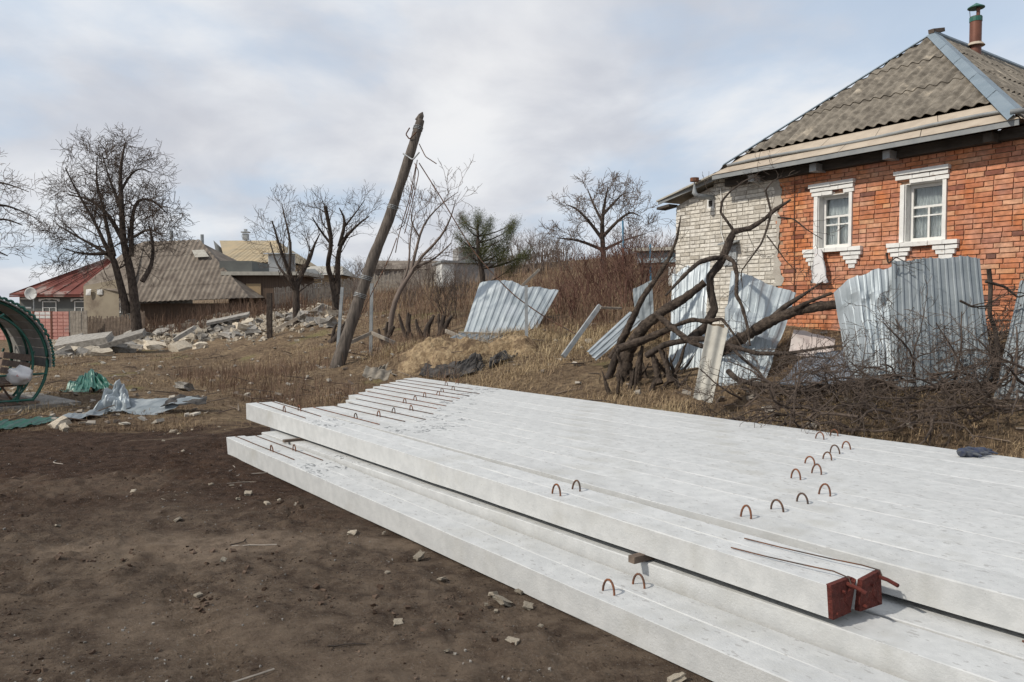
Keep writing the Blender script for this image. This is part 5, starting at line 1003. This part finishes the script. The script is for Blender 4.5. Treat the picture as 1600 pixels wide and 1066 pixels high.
# ------------------------------------------------------------------ barrel gazebo
GX, GY = -9.25, 13.2; GR = R_(49); gz_ = empty('gazebo', (GX, GY, 0), GR, 'round green metal gazebo with curved slatted side and bench', 'gazebo')
rr_, zc, dep = 1.12, .84, 2.0
def arc(t, k=1.0): return A(rr_*k*math.cos(t), 0, zc+rr_*k*math.sin(t))
T0 = -.70
def arch(k, yy, r, t0=T0, t1=math.pi-T0, nm='arch_tube'):
    t = np.linspace(t0, t1, 60); part(nm, MB().tube(np.array([arc(x, k)+A(0, yy, 0) for x in t]), r, 8), M['green'], gz_, smooth=True)
arch(1.0, 0, .028); arch(.80, .03, .022, -.9, 1.35); arch(.985, dep*.5, .022); arch(1.0, dep, .028); arch(.80, dep, .022)
ts = np.linspace(-.12, math.pi+.12, 23)
for i in range(22):
    p0, p1 = arc(ts[i], 1.035), arc(ts[i+1], 1.035); q0, q1 = p0+(p1-p0)*.03, p1-(p1-p0)*.03; jt = rng.uniform(-.03, .03)
    mb = MB(); mb.grid(np.array([[q0+A(0, -.10+jt, 0), q0+A(0, dep+.1, 0)], [q1+A(0, -.10+jt, 0), q1+A(0, dep+.1, 0)]])); solid(part('roof_slat', mb, M['poly'], gz_), .02)
rim = MB(); t = np.linspace(-.1, math.pi+.1, 150); rim.tube(np.array([arc(x, 1.065+.012*math.sin(x*70))+A(0, -.10, 0) for x in t]), .026, 6); part('roof_edge', rim, M['green'], gz_)
for sgn in (1, -1):
    for q in range(4): part('seat_slat', MB().box((sgn*(.40+.105*q), dep/2, .43+.012*q), (.095, dep-.2, .03)), M['wood_seat'], gz_)
    for q in range(3): part('back_slat', MB().box((sgn*(.80+.045*q), dep/2, .60+.14*q), (.03, dep-.2, .115), Matrix.Rotation(sgn*.32, 3, 'Y')), M['wood_seat'], gz_)
    for yy in (.15, dep-.15):
        part('bench_leg', MB().beam((sgn*.42, yy, .41), (sgn*.6, yy, .1), .04, .03), M['rebar'], gz_); part('bench_leg', MB().beam((sgn*.66, yy, .1), (sgn*.95, yy, 1.0), .05, .03), M['green'], gz_); part('bench_arm', MB().beam((sgn*.36, yy, .40), (sgn*.8, yy, .40), .04, .03), M['rebar'], gz_)
part('rail', MB().tube([arc(-.22)+A(0, -.03, 0), A(-.2, -.03, arc(-.22)[2])], .02, 8), M['green'], gz_); part('bottom_rail', MB().tube([arc(T0)+A(0, -.02, .02), A(-.8, -.02, arc(T0)[2]+.02)], .022, 8), M['green'], gz_)
for xx in (-.1, .26, .62): part('upright', MB().tube([A(xx, -.02, .1), A(xx+.02, -.02, arc(-.22)[2])], .018, 8), M['green'], gz_)
part('brace', MB().tube([A(-.1, -.12, 1.35), A(.42, -.14, 1.68)], .026, 6), M['green'], gz_)
for q in range(7): part('floor_board', MB().box((-.84+.28*q, dep/2, .085), (.265, dep+.1, .035)), M['wood_seat'], gz_)
solo('gazebo_slab', MB().box((GX-PY*dep/2, GY+PX*dep/2, .02), (2.7, dep+.5, .09), Matrix.Rotation(GR, 3, 'Z'), jit=.015), M['concrete_old'], (GX, GY, 0), 'thin concrete slab under the green gazebo', 'slab')
for k, (dx, dy, mt_, lab) in enumerate(((.50, .42, 'bag', 'white plastic bag on the gazebo bench'), (-.12, .2, 'bluebag', 'pale blue plastic bag near the gazebo bench'))):
    mb = MB(); th = np.linspace(0, math.pi, 9)[:, None]; ph = np.linspace(0, 2*math.pi, 15)[None]; V = np.stack([np.sin(th)*np.cos(ph), np.sin(th)*np.sin(ph), np.cos(th)+0*ph], -1); nz = fbm(V.reshape(-1, 3)*2.4+k*9, 3, 40).reshape(V.shape[:2])
    zb = .465+.14 if k == 0 else .10+.17
    mb.grid((V*(1+.35*nz[..., None])*A(.2, .17, .15 if k == 0 else .18)+A(GX+dx, GY+dy, zb))); solo('plastic_bag', mb, M[mt_], (GX+dx, GY+dy, zb-.14), lab, 'bag', smooth=True)
# ------------------------------------------------------------------ crumpled sheets on the left
def lay(c, mt, lab, dent, seed, nrib=6, amp=.02, bendf=None):
    P = [A(*q) for q in c]; o = metal_sheet(P, nrib, lab, mt, amp=amp, group=None, name='crumpled_sheet', dent=dent, dseed=seed, nv=20, bendf=bendf); return o
lay([W(92, 612, 16.3), W(150, 611, 16.0), W(146, 575, 16.9), W(118, 596, 16.9)], 'green', 'crumpled green metal sheet folded on the weeds', .10, 3)
lay([W(146, 612, 16.1), W(178, 606, 16.2), W(150, 578, 16.9), W(132, 588, 16.9)], 'green', 'small green sheet torn off beside the crumpled one', .10, 5, 4)
lay([W(165, 640, 13.1), W(232, 650, 12.7), W(318, 622, 13.2), W(205, 625, 13.5)], 'steel2', 'long bent grey sheet lying on the dry grass', .05, 7, 3, .02)
lay([W(138, 648, 12.9), W(205, 640, 13.1), W(200, 612, 13.5), W(186, 592, 13.6)], 'steel', 'bright crumpled strip of sheet rising from the grass', .16, 9, 5, .03)
lay([W(250, 634, 12.9), W(322, 630, 13.0), W(324, 620, 13.3), W(270, 619, 13.3)], 'tar', 'black end of torn sheet by the grey one', .05, 2, 2)
lay([Zp(-30, 676, .03), Zp(60, 664, .03), Zp(98, 650, .05), Zp(0, 658, .05)], 'green', 'long flat green sheet on the soil before the gazebo', .02, 4, 4)
lay([Zp(88, 660, .04), Zp(160, 648, .04), Zp(165, 640, .06), Zp(100, 648, .06)], 'steel2', 'dark strip lying beyond the green sheet', .02, 6, 2)
# ------------------------------------------------------------------ rubble
def chunk_mesh(seed, mt, flat=1.0):
    r = np.random.default_rng(seed); n = 8; import bmesh
    bm = bmesh.new(); bmesh.ops.create_cube(bm, size=1.0); bmesh.ops.subdivide_edges(bm, edges=bm.edges[:], cuts=1, use_grid_fill=True)
    for v in bm.verts: v.co = Vector((v.co.x*(1+r.uniform(-.28, .28)), v.co.y*(1+r.uniform(-.28, .28)), v.co.z*(1+r.uniform(-.3, .3))*flat))+Vector(r.uniform(-.07, .07, 3))
    me = bpy.data.meshes.new('rubble_chunk'); bm.to_mesh(me); bm.free(); me.materials.append(M[mt]); return me
CH = [chunk_mesh(s, 'concrete_old' if s % 2 else 'pale_rubble', .6) for s in range(8)]
RUB = 'rubble of the destroyed house'
def chunk(p, s, label, group=RUB, k=None, cat='rubble', name='rubble_chunk', flat=1):
    return tag(obj(name, CH[rng.integers(8) if k is None else k], None, tuple(p), tuple(rng.uniform(-.5, .5, 2))+(rng.uniform(0, 6),), (s*rng.uniform(.7, 1.4), s*rng.uniform(.7, 1.2), s*rng.uniform(.6, 1.1)*flat)), label, cat, group)
for (u, v, s, l) in ((242, 545, 1.05, 'largest pale squared block in the rubble'), (285, 548, .8, 'rounded pale block next to the largest one'), (352, 508, .8, 'grey boulder topping the rubble'), (330, 507, .6, 'reddish grey block left of the boulder'), (300, 531, .7, 'slanted pale block below the grey slab'), (312, 545, .6, 'low pale block at the right foot of the rubble'), (98, 556, .8, 'cracked block at the left foot of the rubble'), (160, 556, .7, 'low block beneath the hollow slab'), (290, 610, .42, 'isolated grey stone beside the long bent sheet')): 
    p = G(u, v); s *= .72; chunk(p+A(0, 0, s*.18), s, l, None, k=0 if 'pale' in l else None)
# band of rubble from the pink fence up to the small trees
cnt = 0
while cnt < 230:
    u = rng.uniform(88, 520); f = (u-88)/432; vt = 527-50*f+6*math.sin(u*.05); vb = 560-48*f; v = vt+(vb-vt)*rng.random()
    if 420 < u and v > 512: continue
    p = G(u, v); s = .14+.5*rng.random()**2.4; chunk(p+A(0, 0, s*.15+rng.random()*.25*(1-abs(v-(vt+vb)/2)/(vb-vt)*2)), s, 'broken concrete or brick lump in the rubble band below the slate roofed house'); cnt += 1
sm = MB()
for i in range(3200):
    u = rng.uniform(80, 520); f = (u-80)/440; v = rng.normal(545-52*f, 9); p = G(u, v) if i % 5 == 0 else p+A(rng.normal(0, .5), rng.normal(0, .6), 0); p[2] = T(p[0], p[1])[0]+.02
    sm.box(p, rng.uniform(.04, .16, 3), Matrix.Rotation(rng.uniform(0, 3), 3, 'Z')@Matrix.Rotation(rng.uniform(-.6, .6), 3, 'X'), jit=.02)
solo('rubble_fines', sm, M['pale_rubble'], tuple(G(300, 540)), 'small crumbs of concrete strewn through the rubble band', 'rubble', kind='stuff')
def slab(c, th, lab, mt='concrete_old', holes=0):
    P = [W(*q) for q in c]; P = np.array(P); nrm = unit(np.cross(P[1]-P[0], P[3]-P[0])); b = P[0]; root = empty('broken_slab', tuple(b), 0, lab, 'concrete slab')
    mb = MB(); mb.loft(np.array([P-b, P-b-nrm*th])); part('slab', mb, M[mt], root)
    for i in range(holes):
        f = (i+.5)/holes; q = P[0]+(P[3]-P[0])*f-nrm*th*.5-b; d = unit(P[0]-P[1]); part('core_hole', MB().tube([q-d*.2, q+d*.012], th*.28, 10), M['room'], root)
slab([(84, 541, 31.5), (165, 527, 31), (175, 518, 33), (92, 527, 33.5)], .26, 'hollow core slab tilted over the rubble with holes in its end', holes=5)
slab([(150, 541, 31), (222, 520, 31), (226, 513, 32.5), (158, 532, 32.5)], .2, 'long grey slab sloping up through the middle of the rubble')
slab([(270, 530, 32), (300, 512, 32.5), (304, 508, 33.2), (276, 524, 33)], .16, 'short slab leaning above the pale blocks')
slab([(322, 505, 35), (388, 491, 36), (390, 487, 36.6), (324, 501, 36)], .12, 'long thin slab along the crest of the rubble')
for k, (u, v) in enumerate(((130, 549), (185, 551), (205, 545))):
    p = G(u, v); mb = MB(); mb.box(p+A(0, 0, .12), (rng.uniform(.9, 1.5), .4, .18), Matrix.Rotation(rng.uniform(-.4, .4), 3, 'Z')@Matrix.Rotation(.12, 3, 'Y'), jit=.03); solo('concrete_beam', mb, M['concrete_old'], tuple(p), 'short broken concrete beam lying low in front of the hollow slab', 'concrete beam', 'short beams before the hollow slab')
# loose pieces on the bank and the yard
for (u, v, s, l) in ((92, 662, .20, 'pale block on the green sheet before the gazebo'), (100, 668, .10, 'small pale crumb beside the block on the green sheet')): chunk(Zp(u, v, .07), s, l, None, k=0)
YS = [(286, 706, .10), (270, 757, .10), (208, 768, .07), (255, 782, .08), (276, 776, .06), (330, 757, .07), (362, 759, .07), (372, 780, .08), (388, 772, .11), (418, 787, .08), (436, 782, .07), (465, 791, .10), (277, 813, .09), (300, 672, .06), (343, 668, .10), (352, 672, .06), (550, 834, .13), (655, 870, .10), (690, 905, .07), (785, 941, .17), (770, 930, .10), (812, 925, .07), (825, 948, .09), (760, 945, .05), (775, 955, .05), (622, 974, .08), (698, 1018, .06), (800, 1005, .12), (680, 977, .05), (600, 833, .05), (1058, 1062, .12), (90, 822, .07), (350, 878, .09), (310, 930, .07), (605, 895, .05), (845, 978, .04), (255, 690, .10), (280, 678, .09), (270, 675, .14)]
for (u, v, s) in YS:
    p = Zp(u, v, .01); chunk(p+A(0, 0, s*.06), s*.5, 'small pale stone lying on the dark soil of the yard', 'stones on the yard soil', k=int(rng.integers(4))*2, cat='stone', name='stone', flat=.8)
gv = MB()
for i in range(3600):
    y = 2.6+8.5*rng.random()**1.5; x = rng.uniform(-.72, .55)*y
    if bank(x, y) > -1.0 or (PX*x+PY*y > 2.55 and x > -3.2 and D1@A(x, y, 0)-D1@B0 > .8): continue
    if vnoise(np.array([[x*1.1, y*1.1, 3.]]))[0]+rng.normal(0, .4) < .15: continue
    s = .003+.008*rng.random()**3; gv.box(A(x, y, T(x, y)[0]+dirt_detail(np.array([x]), np.array([y]))[0]+s*.3), s*rng.uniform(.7, 1.6, 3), Matrix.Rotation(rng.uniform(0, 3), 3, 'Z'), jit=s*.3)
solo('yard_grit', gv, M['concrete_old'], (-.5, 6, 0), 'fine pale grit scattered over the dark soil', 'grit', kind='stuff')
cl = MB(); P_ = []
for i in range(7000):
    y = 2.6+8.6*rng.random()**1.4; x = rng.uniform(-.74, .5)*y
    if PX*x+PY*y > 2.45 and D1@A(x, y, 0)-D1@B0 > .8: continue
    P_.append((x, y))
P_ = np.array(P_); cz = T(P_[:, 0], P_[:, 1])+dirt_detail(P_[:, 0], P_[:, 1]); cn = vnoise(np.stack([P_[:, 0]*1.7, P_[:, 1]*1.7, 0*cz], -1), 91)
for (x, y), z, q in zip(P_, cz, cn):
    if q+rng.normal(0, .3) < .0: continue
    c_ = .005+.020*rng.random()**4; cl.box(A(x, y, z+c_*.15), c_*rng.uniform(.7, 1.7, 3)*A(1, 1, .7), Matrix.Rotation(rng.uniform(0, 3), 3, 'Z')@Matrix.Rotation(rng.normal(0, .4), 3, 'X'), col=rng.random(), jit=c_*.3)
M['clod'] = mat('soil_clods', (.1, .1, .1), None, rough=.98, tint=[(.03, .019, .013), (.075, .05, .036), (.14, .10, .075)], spec=.1)
solo('soil_clods', cl, M['clod'], (-1, 6, 0), 'crumbly brown clods lying loose on the trodden soil', 'soil', kind='stuff')
for k in range(16):
    y = rng.uniform(3.4, 10.5); x = rng.uniform(-.6, .15)*y
    if PX*x+PY*y > 2.4: continue
    d = rng.uniform(0, math.pi); n = 6; q = A(x, y, 0); pts = []
    for s in range(n): d += rng.normal(0, .35); q = q+A(math.cos(d), math.sin(d), 0)*rng.uniform(.03, .09); pts.append(q+A(0, 0, T(q[0], q[1])[0]+.012))
    mb = MB(); mb.tube(np.array(pts), rng.uniform(.002, .006), 4); solo('dry_stalk', mb, M['plank'] if k % 2 else M['bark'], tuple(pts[0]), 'thin dry stalk lying on the yard soil', 'stalk', 'stalks on the yard soil')
lt = MB()
for i in range(900):
    if i < 420: u, y = rng.uniform(560, 1700), rng.uniform(7.5, 20)
    else: u, y = rng.uniform(-40, 620), 11.5+17*rng.random()**1.4
    x = (u-800)/FPX*y; sb = bank(x, y)
    if sb > 5 or (sb < .1 and i < 420) or not (i < 420 or y > 11.6): continue
    q = stack_pt(0, 0); rel = A(x, y, 0)-B0
    if -.7 < rel@P1 < 4.5 and rel@D1 > -2.6: continue
    z = T(x, y)[0]
    if i % 3 == 0:
        L = rng.uniform(.2, .8); a_ = rng.uniform(0, 6.3); d = A(math.cos(a_), math.sin(a_), rng.uniform(0, .25)); lt.tube([A(x, y, z+.02), A(x, y, z+.03)+d*L*.5, A(x, y, z+.03)+d*L], [.012, .010, .005], 4, col=rng.random()*.45)
    else:
        sz = rng.uniform(.03, .13); lt.box(A(x, y, z+.03), (sz, sz*rng.uniform(.5, 1.2), rng.uniform(.01, .05)), Matrix.Rotation(rng.uniform(0, 3), 3, 'Z')@Matrix.Rotation(rng.normal(0, .4), 3, 'X'), col=.35+.65*rng.random(), jit=.012)
M['litter'] = mat('bank_litter', (.1, .1, .1), None, rough=.95, tint=[(.07, .05, .04), (.17, .13, .10), (.30, .27, .23), (.42, .38, .32)])
solo('bank_litter', lt, M['litter'], (0, 14, .5), 'sticks and chips of slate scattered over the bank', 'debris', kind='stuff')
# ------------------------------------------------------------------ dry grass and weeds (uncountable)
def blades(X, Y, H, Wd, lean, tint, seg=2):
    n = len(X); Z = T(X, Y); base = np.stack([X, Y, Z-.01], -1); az = rng.uniform(0, 2*math.pi, n); d = np.stack([np.cos(az), np.sin(az), 0*az], -1); sd = np.stack([-np.sin(az+rng.normal(0, .6, n)), np.cos(az), 0*az], -1)
    ln = (lean*rng.gamma(1.6, .6, n))[:, None]; H = H[:, None]; Wd = Wd[:, None]; up = A(0, 0, 1)
    mid_ = base+up*H*.55+d*ln*H*.3; tip = base+up*H*np.clip(1-ln*.4, .25, 1)+d*ln*H
    V = np.stack([base-sd*Wd, base+sd*Wd, mid_-sd*Wd*.75, mid_+sd*Wd*.75, tip], 1).reshape(-1, 3); i = np.arange(n)[:, None]*5
    mb = MB(); b = mb.n; Q = np.concatenate([i, i+1, i+3, i+2], 1); T3 = np.concatenate([i+2, i+3, i+4], 1); mb.V = [V]; mb.Q = [Q]; mb.T3 = [T3]; mb.n = len(V); mb.C = [np.repeat(tint, 5)]; return mb
def scatter(n, ymin, ymax, umin, umax, pw=1.0):
    y = ymin+(ymax-ymin)*rng.random(n)**pw; u = rng.uniform(umin, umax, n); return (u-800)/FPX*y, y
def clear(X, Y):
    q = np.stack([X, Y, 0*X], -1)-B0; dd = q@D1; pp = q@P1; return ~((pp > -.65) & (pp < 4.45) & (dd > -2.3+.0*dd) & ((dd > 1.0-.85*np.clip(pp, 0, 4))))
def grass(name, n, ymin, ymax, umin, umax, h0, h1, w, lean, mt, label, cond, pw=1.0, tb=(0, 1)):
    X, Y = scatter(n, ymin, ymax, umin, umax, pw); dens = fbm(np.stack([X*.7, Y*.7, 0*X], -1), 3, 50)+rng.normal(0, .35, n); ok = clear(X, Y) & cond(X, Y) & (dens > -.25); X, Y = X[ok], Y[ok]; m = len(X)
    patch = np.clip(.5+.75*fbm(np.stack([X*.6, Y*.6, 0*X], -1), 4, 60), 0, 1); H = (h0+(h1-h0)*rng.random(m)**1.8)*(.6+.8*patch); mb = blades(X, Y, H, w*rng.uniform(.6, 1.4, m)*(.5+Y/26), lean, np.clip(tb[0]+(tb[1]-tb[0])*(.5*rng.random(m)+.5*patch), 0, 1))
    return solo(name, mb, M[mt], (float(X.mean()), float(Y.mean()), 0.), label, 'grass', kind='stuff')
B_ = bank
grass('dry_grass', 90000, 7.4, 19, 600, 1700, .05, .24, .0036, 1.1, 'dry', 'matted straw coloured grass close behind the stacked poles', lambda X, Y: (B_(X, Y) > .0) & (B_(X, Y) < 4.2) & ~(((X+1.55)/1.4)**2+((Y-17)/.85)**2 < 1), 1.0, (.2, 1.05))
grass('dry_grass', 5000, 15.8, 18.4, 560, 860, .16, .42, .003, .7, 'dry', 'tufts of dry grass growing through the sand heap', lambda X, Y: (((X+1.55)/1.7)**2+((Y-17)/1.0)**2 < 1) & (vnoise(np.stack([X*2.6, Y*2.6, 0*X], -1), 77) > .25), 1.0, (.1, .8))
grass('dry_grass', 80000, 7.2, 22, 560, 1720, .04, .20, .0030, 1.2, 'dry', 'short dry tan grass over the bank behind the stack', lambda X, Y: (B_(X, Y) > -.05) & (B_(X, Y) < 6), 1.1, (.2, 1.05))
grass('dry_grass', 62000, 10.9, 32, -60, 640, .03, .17, .0032, 1.5, 'dry', 'brown matted grass around the gazebo and rubble', lambda X, Y: (Y > 11.2+.08*X+.5*np.sin(X*1.3)) & (B_(X, Y) < 4) & (Y < 30), 1.5, (-.25, .95))
grass('tall_weeds', 42000, 15, 60, 380, 1090, .18, .72, .0042, .5, 'weed', 'tall brown dead weeds covering the slope', lambda X, Y: (B_(X, Y) > 3.6) & ((X > .5) | (Y > 19)), 1.25)
grass('tall_weeds', 5000, 15, 46, 330, 1060, .4, 1.0, .0036, .35, 'dry', 'pale tan dead stalks standing on the slope', lambda X, Y: (B_(X, Y) > 4.2), 1.2, (.0, .75))
grass('tall_weeds', 9000, 12, 22, 230, 720, .18, .55, .0035, .5, 'weed', 'wiry brown weeds on the bank left of the stack', lambda X, Y: (B_(X, Y) > -3.2) & (B_(X, Y) < 3.5), 1.0, (.1, 1))
grass('tall_weeds', 7000, 37, 48, 130, 480, .4, 1.1, .005, .3, 'weed', 'brown dead weeds below the slate roofed house', lambda X, Y: (B_(X, Y) > .8), 1.0, (0, .8))
grass('soil_litter', 26000, 6.2, 12.5, -80, 520, .01, .035, .0026, 1.8, 'weed', 'low dead grass litter at the edge of the yard', lambda X, Y: (Y < 13) & (B_(X, Y) < -1) & (Y > 7.2+rng.normal(0, 1.1, len(X))), .8, (0, .7))
